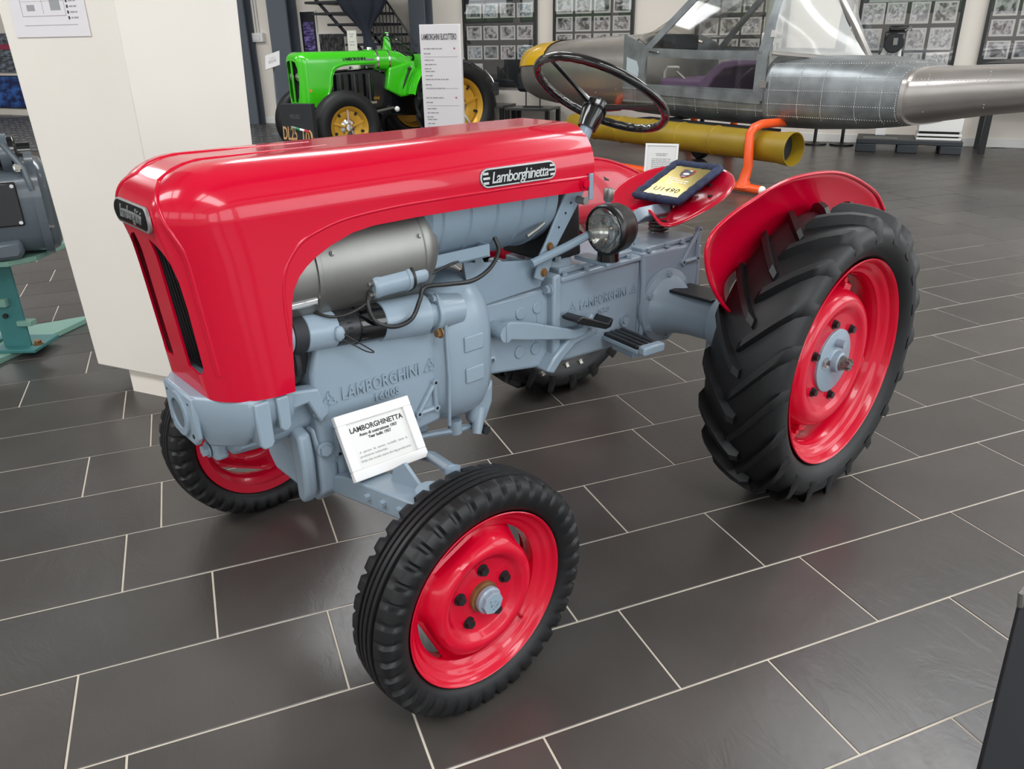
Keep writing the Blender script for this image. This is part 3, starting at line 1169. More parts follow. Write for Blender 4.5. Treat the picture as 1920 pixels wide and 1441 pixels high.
# --- gearbox ---------------------------------------------------------
b = MB().xz([(-0.395, 0.74), (-0.665, 0.735), (-0.665, 0.50), (-0.60, 0.50), (-0.395, 0.535)], -0.118, 0.118)
gf = b.build('gearbox_front', M_grey, T, bevel=0.01, seg=3)
for x, z in ((-0.535, 0.685), (-0.60, 0.688), (-0.53, 0.57), (-0.592, 0.565)):
    MB().cyl((x, 0.115, z), (x, 0.123, z), 0.018, n=22).build('cast_boss', M_grey, gf, bevel=0.002)
MB().tube([(-0.60, 0.118, 0.675), (-0.598, 0.118, 0.58)], 0.003, n=6).build('cast_rib', M_grey, gf)
b = MB().xz([(-0.645, 0.755), (-1.04, 0.748), (-1.04, 0.475), (-0.70, 0.495), (-0.655, 0.515)], -0.130, 0.130)
gb_ = b.build('gearbox', M_grey, T, bevel=0.012, seg=3)
MB().xz([(-0.640, 0.775), (-0.672, 0.775), (-0.672, 0.50), (-0.640, 0.52)], -0.145, 0.145).build('gearbox_flange', M_grey, gb_, bevel=0.008, seg=3)
for z in (0.735, 0.60):
    hexbolt((-0.638, 0.128, z), (1, 0, 0), 0.013, 0.016).build('flange_bolt', M_grey, gb_)
    hexbolt((-0.638, -0.128, z), (1, 0, 0), 0.013, 0.016).build('flange_bolt', M_grey, gb_)
MB().box(-1.035, -0.68, -0.138, 0.138, 0.745, 0.762).box(-1.01, -0.69, -0.118, 0.118, 0.762, 0.782).build('gearbox_lid', M_grey, gb_, bevel=0.005)
MB().lathe([(0.001, 0.03), (0.045, 0.03), (0.052, 0.02), (0.060, 0.018), (0.062, 0)], (-0.725, 0.045, 0.782), (0, 0, 1), 28).build('lid_cap', M_grey, gb_)
for x in (-0.70, -0.79, -0.88, -0.98):
    hexbolt((x, 0.128, 0.762), (0, 0, 1), 0.008, 0.009).build('lid_bolt', M_grey, gb_)
for x, y in ((-0.70, 0.10), (-0.76, 0.0), (-0.72, -0.02)):
    hexbolt((x, y, 0.80), (0, 0, 1), 0.010, 0.012).build('lid_bolt', M_grey, gb_)
side_text('raised_lettering', 'LAMBORGHINI', 0.043, -0.868, 0.660, 0.1295, gb_, sx=0.70, space=1.08)
side_text('raised_lettering', '1600S', 0.022, -0.868, 0.622, 0.1295, gb_)
tri_logo(-0.730, 0.657, 0.032, 0.1295, gb_)
tri_logo(-1.005, 0.657, 0.032, 0.1295, gb_)
MB().lathe([(0.001, 0.014), (0.010, 0.014), (0.010, 0.006), (0.020, 0.010), (0.020, 0)], (-0.965, 0.130, 0.565), (0, 1, 0), 20).build('filler_plug', M_grey, gb_)
b = MB().xz([(-1.04, 0.765), (-1.345, 0.755), (-1.345, 0.60), (-1.30, 0.50), (-1.04, 0.44)], -0.133, 0.133)
ra = b.build('rear_axle_case', M_grey, T, bevel=0.012, seg=3)
MB().tube([(-1.04, 0.134, 0.765), (-1.045, 0.138, 0.68), (-1.05, 0.137, 0.52), (-1.05, 0.13, 0.45)], 0.009, n=10).build('case_seam', M_grey, ra)
MB().box(-1.335, -1.055, -0.122, 0.122, 0.760, 0.776).build('case_lid', M_grey, ra, bevel=0.004)
for x in (-1.08, -1.17, -1.25, -1.32):
    hexbolt((x, 0.128, 0.764), (0, 0, 1), 0.008, 0.010).build('lid_bolt', M_grey, ra)
tri_boss(-1.325, 0.70, 0.085, 1, 0.133, ra)
MB().box(-1.352, -1.335, -0.135, 0.135, 0.585, 0.74).build('rear_plate', M_grey, ra, bevel=0.004)
AXX, AXZ = -1.155, 0.575
WXR, WZR = -1.372, 0.460
for sgn in (1, -1):
    b = MB().lathe([(0.115, -0.02), (0.118, 0.006), (0.122, 0.008), (0.122, 0.022), (0.100, 0.028), (0.088, 0.05), (0.078, 0.085), (0.072, 0.13), (0.070, 0.24), (0.02, 0.242)],
                   (AXX, 0.13 * sgn, AXZ), (0, sgn, 0), 40)
    tr = b.build('axle_trumpet', M_grey, T, ang=35)
    for k in range(6):
        a = 0.5 + k * PI / 3
        hexbolt((AXX + 0.108 * math.cos(a), (0.13 + 0.022) * sgn, AXZ + 0.108 * math.sin(a)), (0, sgn, 0), 0.010, 0.012).build('flange_bolt', M_grey, tr)
    # final drive case dropping back to the wheel
    b = MB()
    for yy in (0.352, 0.44):
        pass
    c0, c1 = Vector((AXX, 0, AXZ)), Vector((WXR, 0, WZR))
    ang = math.atan2(c1.z - c0.z, c1.x - c0.x)
    poly = [(c0.x + 0.085 * math.cos(ang + PI / 2 + PI * i / 10), c0.z + 0.085 * math.sin(ang + PI / 2 + PI * i / 10)) for i in range(11)]
    poly += [(c1.x + 0.115 * math.cos(ang - PI / 2 + PI * i / 10), c1.z + 0.115 * math.sin(ang - PI / 2 + PI * i / 10)) for i in range(11)]
    b.xz(poly, min(sgn * 0.36, sgn * 0.45), max(sgn * 0.36, sgn * 0.45))
    b.cyl((WXR, sgn * 0.44, WZR), (WXR, sgn * 0.60, WZR), 0.06, n=28)
    b.cyl((AXX - 0.02, sgn * 0.34, AXZ - 0.06), (AXX - 0.02, sgn * 0.34, AXZ - 0.115), 0.03, n=16)
    b.build('final_drive', M_grey, T, bevel=0.006)
    MB().box(AXX - 0.055, AXX + 0.055, min(sgn * .2, sgn * .36), max(sgn * .2, sgn * .36), AXZ + 0.066, AXZ + 0.076).build('trumpet_pad', M_black, tr, bevel=0.003)

# --- wheels ----------------------------------------------------------
def wheel_front(sgn):
    c = (0.0, 0.55 * sgn, 0.273)
    ax = (0, sgn, 0)
    NB_ = 40
    half = [(0.186, 0.024), (0.199, 0.034), (0.2085, 0.043), (0.2125, 0.0525), (0.222, 0.0605), (0.243, 0.0665), (0.256, 0.0665), (0.266, 0.0640), (0.274, 0.059), (0.2775, 0.053), (0.2795, 0.042),
            (0.281, 0.0285), (0.2755, 0.027), (0.2755, 0.020), (0.2825, 0.0185), (0.2832, 0.011), (0.2780, 0.0095), (0.2780, 0.006), (0.2835, 0.0045)]
    prof = half + [(r, -h) for r, h in half[::-1]]
    n_ = len(half)

    def fn(t, i, r, h):
        k = (t / (2 * PI) * NB_) % 1.0
        j = i if i < n_ else 2 * n_ - 1 - i
        if i >= n_:
            k = (k + 0.5) % 1.0
        cutd = 1.0 if k < 0.28 else 0.0
        if 5 <= j <= 10 and cutd:
            d = (0.003, 0.0075, 0.009, 0.009, 0.007, 0.004)[j - 5]
            return r - d * 1.0, h - math.copysign(d * 0.55, h)
        return r, h
    b = MB().lathe(prof, c, ax, NB_ * 7, fn=fn, ref=(1, 0, 0))
    b.v = [(x, y, max(z, 0.001)) for x, y, z in b.v]
    ty = b.build('tyre', M_rub, T, ang=38)
    rp = [(0.182, -0.05), (0.208, -0.052), (0.209, -0.047), (0.197, -0.042), (0.186, -0.030), (0.174, -0.022), (0.168, -0.012), (0.168, 0.012), (0.174, 0.022),
          (0.184, 0.026), (0.197, 0.035), (0.2055, 0.044), (0.2085, 0.0525), (0.2065, 0.054), (0.2035, 0.052), (0.200, 0.046), (0.1965, 0.040), (0.190, 0.037), (0.185, 0.034), (0.182, 0.028), (0.177, 0.025), (0.171, 0.022),
          (0.164, 0.015), (0.164, -0.015), (0.172, -0.026), (0.182, -0.034), (0.194, -0.046)]
    rim = MB().lathe(rp, c, ax, 72, ref=(1, 0, 0), loop=True).build('wheel_rim', M_redw, T, ang=40)
    dp = [(0.172, 0.000), (0.160, 0.004), (0.150, 0.016), (0.139, 0.034), (0.126, 0.045), (0.113, 0.0465), (0.101, 0.041), (0.094, 0.030), (0.086, 0.0265), (0.04, 0.0265), (0.001, 0.0265)]
    dp2 = dp + [(r, h - 0.006) for r, h in dp[::-1]]

    def fd(t, i, r, h):
        if i >= len(dp):
            i = 2 * len(dp) - 1 - i
        if i <= 3:
            q_ = ((t - 0.42 + PI / 4) % (PI / 2)) - PI / 4
            r = r - (0.172 - min(0.172, 0.142 / math.cos(q_))) * (1, 0.82, 0.5, 0.15)[i]
        return r, h
    MB().lathe(dp2, c, ax, 96, fn=fd, ref=(1, 0, 0)).build('wheel_disc', M_redw, rim, ang=45)
    for k in range(5):
        a = 2 * PI * k / 5 + 0.35
        p = Vector(c) + Vector((0.066 * math.cos(a), 0.0265 * sgn, 0.066 * math.sin(a)))
        hexbolt(p, ax, 0.0105, 0.013).build('wheel_bolt', M_bolt, rim)
    MB().lathe([(0.036, 0.026), (0.036, 0.036), (0.030, 0.037), (0.030, 0.046), (0.001, 0.046)], c, ax, 28).build('hub_ring', M_rust, rim)
    hc = MB().lathe([(0.031, 0.043), (0.0315, 0.052), (0.0285, 0.056), (0.001, 0.056)], c, ax, 28)
    hc.cyl(Vector(c) + Vector(ax) * 0.054, Vector(c) + Vector(ax) * 0.066, 0.0285, 0.0265, n=8)
    hco = hc.build('hub_cap', M_grey, rim, bevel=0.001)
    mm = plane_m(Vector(c) + Vector(ax) * 0.066, (-sgn * 0.8, 0, 0.6), (0.6 * sgn * 0, 0, 1))
    MB().tube([tuple(mm @ Vector((0.010 * math.cos(a), 0.010 * math.sin(a) + 0.004, 0.0))) for a in (PI / 2, PI / 2 + 2.094, PI / 2 + 4.189)], 0.0012, n=6, closed=True).build('cap_emblem', M_grey2, rim)
    text('cap_lettering', '1101', 0.012, M_grey2, rim, mm @ Matrix.Translation((0, -0.012, 0.0004)), depth=0.0008)
    MB().tube([tuple(Vector(c) + Vector((-0.11, 0.028 * sgn, -0.120))), tuple(Vector(c) + Vector((-0.105, 0.046 * sgn, -0.112)))], [0.005, 0.0035], n=8).build('valve_stem', M_redw, rim)
    return ty


wheel_front(1)
wheel_front(-1)


def lug_mesh(b, sgn_y, th0, R, W, lean_a, h):
    """one curved tread bar from the centre line over the shoulder, in wheel space (x fwd, y axis, z up)"""
    S = [0.0, 0.12, 0.35, 0.6, 0.82, 0.94, 1.0, 1.06]
    rows = []
    for s_ in S:
        if s_ <= 1.0:
            y = -0.012 + s_ * (W + 0.012)
            dr = 0.0 - 0.030 * s_ ** 2.6
        else:
            y = W + 0.006
            dr = -0.065
        th = th0 + lean_a * (s_ ** 1.15)
        wb_, wt_ = 0.018 + 0.005 * s_, 0.010 + 0.004 * s_
        hh_ = h if 0.05 < s_ < 1.0 else (h * 0.75 if s_ >= 1 else h * 0.5)
        if s_ > 1:
            hh_ = 0.004
        base = R + dr
        row = []
        for w_, r_ in ((-wb_, base - 0.006), (-wt_, base + hh_), (wt_, base + hh_), (wb_, base - 0.006)):
            t = th + w_ / R
            row.append((r_ * math.cos(t), sgn_y * y, r_ * math.sin(t)))
        rows.append(row)
    n0 = len(b.v)
    b.grid(rows)
    b.f.append([n0, n0 + 1, n0 + 2, n0 + 3])
    k = len(b.v) - 4
    b.f.append([k + 3, k + 2, k + 1, k])


def tyre_rear_mesh(R, W, rim_r, nl, lean_a, h, m):
    b = MB()
    half = [(rim_r - 0.012, W * 0.40), (rim_r + 0.002, W * 0.60), (rim_r + 0.012, W * 0.75), (rim_r + 0.024, W * 0.87), (rim_r + 0.038, W * 0.95), (rim_r + (R - rim_r) * 0.42, W * 1.03), (rim_r + (R - rim_r) * 0.62, W * 1.03),
            (R - 0.034, W * 0.985), (R - 0.018, W * 0.86), (R - 0.008, W * 0.62), (R - 0.002, W * 0.3), (R, 0.04 * W)]
    prof = half + [(r, -y) for r, y in half[::-1]]
    b.lathe(prof, (0, 0, 0), (0, 1, 0), 96, ref=(1, 0, 0))
    for k in range(nl):
        for sy in (1, -1):
            lug_mesh(b, sy, 2 * PI * (k + (0.5 if sy < 0 else 0)) / nl, R, W, lean_a, h)
    return b.mesh('tyre', m, 42)


RT_ME = tyre_rear_mesh(0.448, 0.122, 0.313, 20, 0.36, 0.028, M_rub)
for v in RT_ME.vertices:
    v.co.z = max(v.co.z, -WZR + 0.001)


def wheel_rear(sgn):
    c = Vector((WXR, 0.60 * sgn, WZR))
    ax = Vector((0, sgn, 0))
    o = obj_of('tyre', RT_ME, T)
    o.matrix_local = Matrix.Translation(c - ax * 0.022)
    rp = [(0.300, -0.082), (0.325, -0.084), (0.326, -0.078), (0.312, -0.070), (0.298, -0.050), (0.282, -0.034), (0.276, -0.02), (0.276, 0.02), (0.282, 0.034),
          (0.298, 0.042), (0.312, 0.062), (0.322, 0.074), (0.3255, 0.083), (0.323, 0.0855), (0.319, 0.083), (0.314, 0.074), (0.310, 0.062), (0.303, 0.058), (0.297, 0.055), (0.293, 0.046), (0.287, 0.042), (0.279, 0.038), (0.275, 0.028),
          (0.271, 0.022), (0.271, -0.024), (0.279, -0.040), (0.292, -0.056), (0.306, -0.076)]
    rim = MB().lathe(rp, c, ax, 88, ref=(1, 0, 0), loop=True).build('wheel_rim', M_redw, T, ang=40)
    dp = [(0.232, -0.028), (0.226, 0.0), (0.214, 0.030), (0.198, 0.046), (0.180, 0.050), (0.166, 0.044), (0.155, 0.036), (0.145, 0.033), (0.08, 0.033), (0.001, 0.033)]
    dp2 = dp + [(r - 0.004, h - 0.008) for r, h in dp[::-1][1:]]
    MB().lathe(dp2, c, ax, 80, ref=(1, 0, 0)).build('wheel_disc', M_redw, rim, ang=45)
    for k in range(4):
        a = 0.35 + k * PI / 2
        p = Vector((math.cos(a), 0, math.sin(a)))
        t = Vector((-math.sin(a), 0, math.cos(a)))
        m = Matrix((t, p, ax)).transposed().to_4x4()
        m.translation = c
        bb = MB().box(-0.035, 0.035, 0.215, 0.278, -0.030, -0.016, m).box(-0.030, 0.030, 0.268, 0.276, -0.030, 0.022, m)
        bb.box(-0.022, 0.022, 0.205, 0.240, -0.02, 0.012, m)
        lu = bb.build('rim_bracket', M_redw, rim, bevel=0.004)
        q_ = c + p * 0.246 + ax * -0.016
        hexbolt(q_ + t * 0.0, ax, 0.012, 0.016).build('bracket_bolt', M_redw, rim)
    for k in range(6):
        a = 2 * PI * k / 6 + 0.36
        p = c + Vector((0.124 * math.cos(a), 0.033 * sgn, 0.124 * math.sin(a)))
        hexbolt(p, ax, 0.0115, 0.014).build('wheel_bolt', M_bolt, rim)
    MB().lathe([(0.101, 0.032), (0.101, 0.040), (0.096, 0.0425), (0.040, 0.042), (0.034, 0.046), (0.032, 0.062), (0.028, 0.065), (0.001, 0.065)], c, ax, 44, ref=(1, 0, 0)).build('hub_plate', M_grey, rim)
    bb = MB().cyl(c + ax * 0.063, c + ax * 0.072, 0.024, n=20).cyl(c + ax * 0.072, c + ax * 0.082, 0.020, n=6)
    for k in range(6):
        a = 2 * PI * k / 6
        bb.cbox((0, 0, 0), (0.007, 0.007, 0.016), frame(c + ax * 0.086 + Vector((0.0145 * math.cos(a), 0, 0.015 * math.sin(a))), ax))
    bb.cyl(c + ax * 0.078, c + ax * 0.094, 0.010, n=14)
    bb.build('axle_nut', M_alu, rim)
    hexbolt(c + ax * 0.042 + Vector((0.062, 0, 0.010)), ax, 0.014, 0.012).build('hub_bolt', M_chrome, rim)
    MB().cyl(c + ax * 0.042 + Vector((0.005, 0, 0.062)), c + ax * 0.070 + Vector((0.005, 0, 0.062)), 0.013, n=18).build('hub_peg', M_grey, rim)
    return o


wheel_rear(1)
wheel_rear(-1)

# --- front axle -------------------------------------------------------
b = MB()
for sgn in (1,):
    pass
beam = [(-0.50, 0.515), (-0.20, 0.452), (-0.12, 0.42), (0.12, 0.42), (0.20, 0.452), (0.50, 0.515), (0.50, 0.46), (0.20, 0.395), (0.10, 0.375), (-0.10, 0.375), (-0.20, 0.395), (-0.50, 0.46)]
fa = MB().yz(beam, 0.03, 0.105).build('front_axle', M_grey, T, bevel=0.004)
for sgn in (1, -1):
    for y in (0.31, 0.375, 0.44):
        z = 0.413 + (y - 0.2) * 0.21
        hexbolt((0.105, y * sgn, z + 0.012), (1, 0, 0), 0.009, 0.010, False).build('axle_bolt', M_grey, fa)
    gp = [(0.33, 0.474), (0.44, 0.497), (0.46, 0.506), (0.39, 0.548), (0.345, 0.515)]
    MB().yz([(y_ * sgn, z_) for y_, z_ in (gp if sgn > 0 else gp[::-1])], 0.048, 0.056).build('axle_gusset', M_grey, fa)
    kp = MB().cyl((0.06, sgn * 0.487, 0.525), (0.02, sgn * 0.487, 0.27), 0.026, n=20).cyl((0.06, sgn * 0.487, 0.53), (0.055, sgn * 0.487, 0.45), 0.03, n=20)
    kp.cyl((0.02, sgn * 0.475, 0.28), (0.0, sgn * 0.57, 0.275), 0.03, 0.024, n=18)
    kp.build('king_pin', M_grey, T, bevel=0.003)
# cast saddle and swivel block under the engine nose
b = MB().yz([(-0.13, 0.56), (0.13, 0.56), (0.15, 0.50), (0.145, 0.39), (0.11, 0.355), (-0.11, 0.355), (-0.145, 0.39), (-0.15, 0.50)], 0.085, 0.135)
sd_ = b.build('axle_saddle', M_grey, T, bevel=0.01, seg=3)
MB().yz([(0.095, 0.575), (0.145, 0.56), (0.155, 0.50), (0.150, 0.41), (0.125, 0.372), (0.10, 0.38)], 0.145, 0.178).build('saddle_cheek', M_grey, sd_, bevel=0.010, seg=3)
MB().yz([(0.06, 0.56), (0.155, 0.55), (0.16, 0.44), (0.13, 0.38), (0.08, 0.40)], 0.055, 0.086).build('saddle_cheek', M_grey, sd_, bevel=0.010, seg=3)
MB().tube([(-0.115, 0.10, 0.40), (-0.085, 0.30, 0.472), (-0.012, 0.475, 0.538)], 0.014, n=14).build('tie_rod', M_grey2, T)
MB().cyl((-0.012, 0.475, 0.548), (-0.008, 0.485, 0.50), 0.018, n=12).build('rod_end', M_grey2, T)

# --- steering ---------------------------------------------------------
SWC = Vector((-0.972, 0, 1.232))
tilt = 0.562
nrm = Vector((-math.sin(tilt), 0, math.cos(tilt)))
uu = Vector((math.cos(tilt), 0, math.sin(tilt)))
ring = []
NR = 96
for i in range(NR):
    a = 2 * PI * i / NR
    ring.append(SWC + uu * (0.203 * math.cos(a)) + Vector((0, 1, 0)) * (0.203 * math.sin(a)))
b = MB()
vs, fs = [], []
for i in range(NR):
    a = 2 * PI * i / NR
    rad = (uu * math.cos(a) + Vector((0, 1, 0)) * math.sin(a))
    for j in range(12):
        t = 2 * PI * j / 12
        rr_ = 0.0125
        if math.cos(t) < -0.1 and i % 3 == 0:
            rr_ = 0.0098
        vs.append(SWC + rad * (0.203 + rr_ * math.cos(t)) + nrm * (rr_ * 1.05 * math.sin(t)))
for i in range(NR):
    for j in range(12):
        i2, j2 = (i + 1) % NR, (j + 1) % 12
        fs.append((i * 12 + j, i2 * 12 + j, i2 * 12 + j2, i * 12 + j2))
sw = b.add(vs, fs).build('steering_wheel', M_bake, T, ang=60)
hubc = SWC - nrm * 0.052
for k in range(3):
    a = -0.25 + k * 2 * PI / 3
    e = SWC + uu * (0.196 * math.cos(a)) + Vector((0, 1, 0)) * (0.196 * math.sin(a))
    mid = hubc.lerp(e, 0.45) + nrm * 0.006
    MB().tube([hubc + nrm * 0.012, hubc.lerp(e, 0.2) + nrm * 0.008, mid, e], [0.014, 0.0095, 0.0065, 0.0062], n=10).build('spoke', M_bake, sw)
MB().lathe([(0.001, 0.034), (0.028, 0.032), (0.036, 0.024), (0.037, 0.0), (0.031, -0.035), (0.028, -0.055), (0.001, -0.055)], hubc, nrm, 28).build('wheel_hub', M_bake, sw)
MB().cyl(hubc - nrm * 0.04, hubc - nrm * 0.62, 0.020, n=18).build('steering_column', M_grey2, T)
MB().xz([(-0.66, 1.04), (-0.78, 1.04), (-0.80, 0.80), (-0.66, 0.80)], -0.10, 0.10).build('dash_box', M_gap, T, bevel=0.01)

# --- seat ---------------------------------------------------------------
sx_, sz_ = -1.334, 0.893


def seat_pt(s_, k):
    """s_ angle, k 0 centre .. 1 rim"""
    a, bb_ = 0.199, 0.203
    if abs(s_) < 1.2:
        a = 0.199 * (1 - 0.42 * k * math.exp(-(s_ / 0.42) ** 2))
    x = sx_ + a * k * math.cos(s_)
    y = bb_ * k * math.sin(s_)
    zr = sz_ - 0.384 * a * math.cos(s_) * k + 0.019 * math.sin(s_) ** 2
    front = max(0, math.cos(s_))
    depth = 0.050 * (1 - k ** 2.4)
    zr -= depth
    # scalloped front with two thigh hollows
    zr += 0.016 * front * k * math.cos(2.0 * s_) ** 2 * (1 if abs(s_) < 0.6 else 0.3) - 0.006 * front * k * (math.sin(2.2 * s_) ** 2)
    return Vector((x, y, zr))


rows = []
for k in (0.02, 0.2, 0.4, 0.6, 0.75, 0.88, 0.96, 1.0, 1.03, 1.02, 0.99):
    row = []
    for i in range(56):
        s_ = -PI + 2 * PI * i / 56
        p = seat_pt(s_, min(k, 1.0))
        if k in (1.03, 1.02, 0.99) and rows:
            out = Vector((math.cos(s_), math.sin(s_), 0))
            p = seat_pt(s_, 1.0) + out * {1.03: 0.008, 1.02: 0.010, 0.99: 0.006}[k] + Vector((0, 0, {1.03: -0.003, 1.02: -0.009, 0.99: -0.012}[k]))
        row.append(p)
    rows.append(row)
b = MB().grid(rows, closed_v=True)
seat = b.build('seat', M_red, T, ang=60)
so_ = seat.modifiers.new('thick', 'SOLIDIFY')
so_.thickness = 0.003
so_.offset = -1
for s_, k in ((2.6, .72), (1.9, .7), (-2.6, .72), (-1.9, .7), (0.5, .6), (-0.5, .6), (PI, .5)):
    p = seat_pt(s_, k)
    MB().cyl(p - Vector((0, 0, 0.003)), p + Vector((0, 0, 0.0035)), 0.010, n=16).build('seat_hole', M_gap, seat)
b = MB().tube([(-1.09, 0.0, 0.79), (-1.13, 0, 0.83), (-1.18, 0.0, 0.845), (-1.25, 0, 0.845), (-1.35, 0, 0.838), (-1.42, 0, 0.842)], [0.022, 0.026, 0.028, 0.028, 0.026, 0.024], n=4)
b.build('seat_arm', M_grey2, T, ang=30, bevel=0.003)
cpts = []
for i in range(81):
    a = i / 80 * 2 * PI * 5
    cpts.append((-1.285 + 0.030 * math.cos(a), 0.030 * math.sin(a), 0.775 + 0.062 * i / 80))
MB().tube(cpts, 0.0062, n=8).build('seat_spring', mat('spring_steel', '#6A6862', 0.4, metal=0.8), T)
MB().cyl((-1.055, 0.055, 0.755), (-1.055, 0.055, 0.79), 0.022, n=14).build('seat_pivot', M_grey, T)
MB().cyl((-1.09, -0.05, 0.785), (-1.09, 0.07, 0.785), 0.016, n=14).build('seat_pin', M_grey, T)
MB().cyl((-1.03, -0.02, 0.78), (-1.045, -0.02, 0.925), 0.009, n=12).build('gear_lever', M_grey2, T)
MB().lathe([(0.001, 0.0), (0.013, 0), (0.016, 0.005), (0.018, 0.035), (0.015, 0.040), (0.001, 0.041)], (-1.044, -0.02, 0.908), (-0.1, 0, 1), 20).build('lever_knob', M_alu, T)

# --- headlamps ------------------------------------------------------------
M_lens = mat('lamp_lens', '#CFCBC2', 0.08, metal=0.0, spec=0.8, bump=0.7, bscale=120)
M_lampb = mat('lamp_black', '#0B0B0C', 0.32)
M_lens2 = clear_mat('lamp_glass', (0.95, 0.95, 0.93), 0.10, 0.05)


def headlamp(c, d, par_name='headlamp'):
    c = Vector(c)
    d = Vector(d).normalized()
    b = MB().lathe([(0.062, 0.006), (0.066, 0.006), (0.0695, 0.0), (0.070, -0.014), (0.0675, -0.018), (0.0665, -0.05), (0.058, -0.07), (0.038, -0.084), (0.001, -0.088)],
                   c, d, 44)
    o = b.build('headlamp', M_lampb, T, ang=40)
    MB().lathe([(0.062, -0.001), (0.048, -0.022), (0.030, -0.036), (0.012, -0.042), (0.001, -0.042)], c, d, 40).build('reflector', M_chrome, o, ang=60)
    MB().ball(c - d * 0.026, 0.008, 12, 8).build('bulb', M_chrome, o)
    rows = []
    for k in range(9):
        t = k / 8
        rows.append([(max(1e-4, 0.063 * math.sin(t * PI / 2)), 0.004 + 0.013 * math.cos(t * PI / 2))][0])
    gl = MB().lathe(rows[::-1], c, d, 40).build('lens', M_lens2, o, ang=60)
    fl = MB()
    side = d.cross(Vector((0, 0, 1))).normalized()
    upv = side.cross(d)
    for k in range(-9, 10):
        w_ = k * 0.0058
        hgt = math.sqrt(max(0, 0.0605 ** 2 - w_ ** 2))
        P = [c + side * w_ + upv * (hgt * q_) + d * (0.003 + 0.0125 * math.sqrt(max(0, 1 - (w_ ** 2 + (hgt * q_) ** 2) / 0.063 ** 2))) for q_ in (-0.95, -0.5, 0, 0.5, 0.95)]
        fl.tube(P, 0.0017, n=5)
    fl.build('lens_flutes', M_lens2, o)
    return o


headlamp((-0.735, 0.245, 0.906), (1, 0.0, -0.03))
headlamp((-0.735, -0.245, 0.906), (1, 0.0, -0.03))
for sgn in (1, -1):
    MB().cyl((-0.775, 0.225 * sgn, 0.855), (-0.775, 0.225 * sgn, 0.812), 0.029, 0.032, n=22).build('lamp_foot', M_bake, T)
    MB().box(-0.80, -0.745, min(sgn * .12, sgn * .25), max(sgn * .12, sgn * .25), 0.800, 0.812).build('lamp_bracket', M_grey2, T, bevel=0.003)
    MB().tube([(-0.535, 0.165 * sgn, 0.835), (-0.66, 0.175 * sgn, 0.862), (-0.74, 0.185 * sgn, 0.885)], 0.012, n=10).build('lamp_rod', M_grey2, T)

# --- pedals and footplates ---------------------------------------------------
b = MB()
pp_ = [(-0.435, 0.688), (-0.455, 0.692), (-0.52, 0.675), (-0.60, 0.645), (-0.70, 0.608), (-0.735, 0.605), (-0.76, 0.625), (-0.775, 0.640), (-0.785, 0.628), (-0.765, 0.600),
       (-0.74, 0.580), (-0.70, 0.578), (-0.52, 0.622), (-0.455, 0.640), (-0.435, 0.645)]
b.xz(pp_, 0.150, 0.172)
ped = b.build('clutch_pedal', M_grey, T, bevel=0.004)
MB().cyl((-0.435, 0.11, 0.665), (-0.435, 0.178, 0.665), 0.024, n=22).build('pedal_pivot', M_grey, ped)
MB().box(-0.438, -0.43, 0.146, 0.182, 0.64, 0.69).build('pedal_clip', M_grey, ped, bevel=0.002)
rb = MB()
rb.xz([(-0.665, 0.655), (-0.69, 0.66), (-0.80, 0.613), (-0.815, 0.628), (-0.822, 0.622), (-0.812, 0.600), (-0.79, 0.598), (-0.67, 0.645)], 0.150, 0.215)
rb.build('pedal_pad', M_black, ped, bevel=0.003)
MB().xz([(-0.60, 0.50), (-0.63, 0.535), (-0.70, 0.585), (-0.80, 0.585), (-0.82, 0.565), (-0.72, 0.555), (-0.66, 0.515), (-0.63, 0.485)], 0.10, 0.16).build(
    'step_bracket', M_grey, T, bevel=0.006)
for x, z in ((-0.66, 0.487), (-0.72, 0.478), (-0.78, 0.472), (-0.62, 0.48)):
    hexbolt((x, 0.12, z + 0.005), (0, 0.5, -0.7), 0.009, 0.014).build('pan_bolt', M_alu, gb_)
for sgn in (1, -1):
    m = Matrix.Translation((-0.893, 0.222 * sgn, 0.540)) @ Matrix.Rotation(math.radians(-8 * sgn), 4, 'Z')
    fp_ = MB().box(-0.042, 0.042, -0.080, 0.080, -0.014, 0.0, m).build('footplate', M_grey, T, bevel=0.003)
    rb = MB()
    for k in range(4):
        x = -0.032 + k * 0.0213
        rb.box(x - 0.0085, x + 0.0085, -0.078, 0.074, -0.001, 0.011, m)
    rb.build('footplate_rubber', M_black, fp_, bevel=0.003)
    yl = 0.080 * sgn
    MB().box(-0.042, 0.042, min(yl, yl + 0.03 * sgn), max(yl, yl + 0.03 * sgn), -0.012, 0.016, m).build('footplate_lip', M_grey, fp_, bevel=0.006)
    MB().tube([tuple(m @ Vector((0.0, -0.07 * sgn, -0.012))), (-0.86, 0.10 * sgn, 0.53)], 0.016, n=10).build('footplate_arm', M_grey, fp_)
    MB().box(-0.03, 0.03, -0.05, 0.05, -0.038, -0.012, m).build('footplate_stay', M_grey2, fp_, bevel=0.004)

# --- mudguards ---------------------------------------------------------------------
rimxz = [(-1.018, 0.654), (-0.949, 0.710), (-0.890, 0.776), (-0.859, 0.841), (-0.856, 0.885), (-0.885, 0.922), (-0.959, 0.953), (-1.044, 0.975), (-1.144, 0.999),
         (-1.252, 1.012), (-1.403, 1.010), (-1.536, 0.993), (-1.669, 0.954), (-1.801, 0.897), (-1.883, 0.832)]


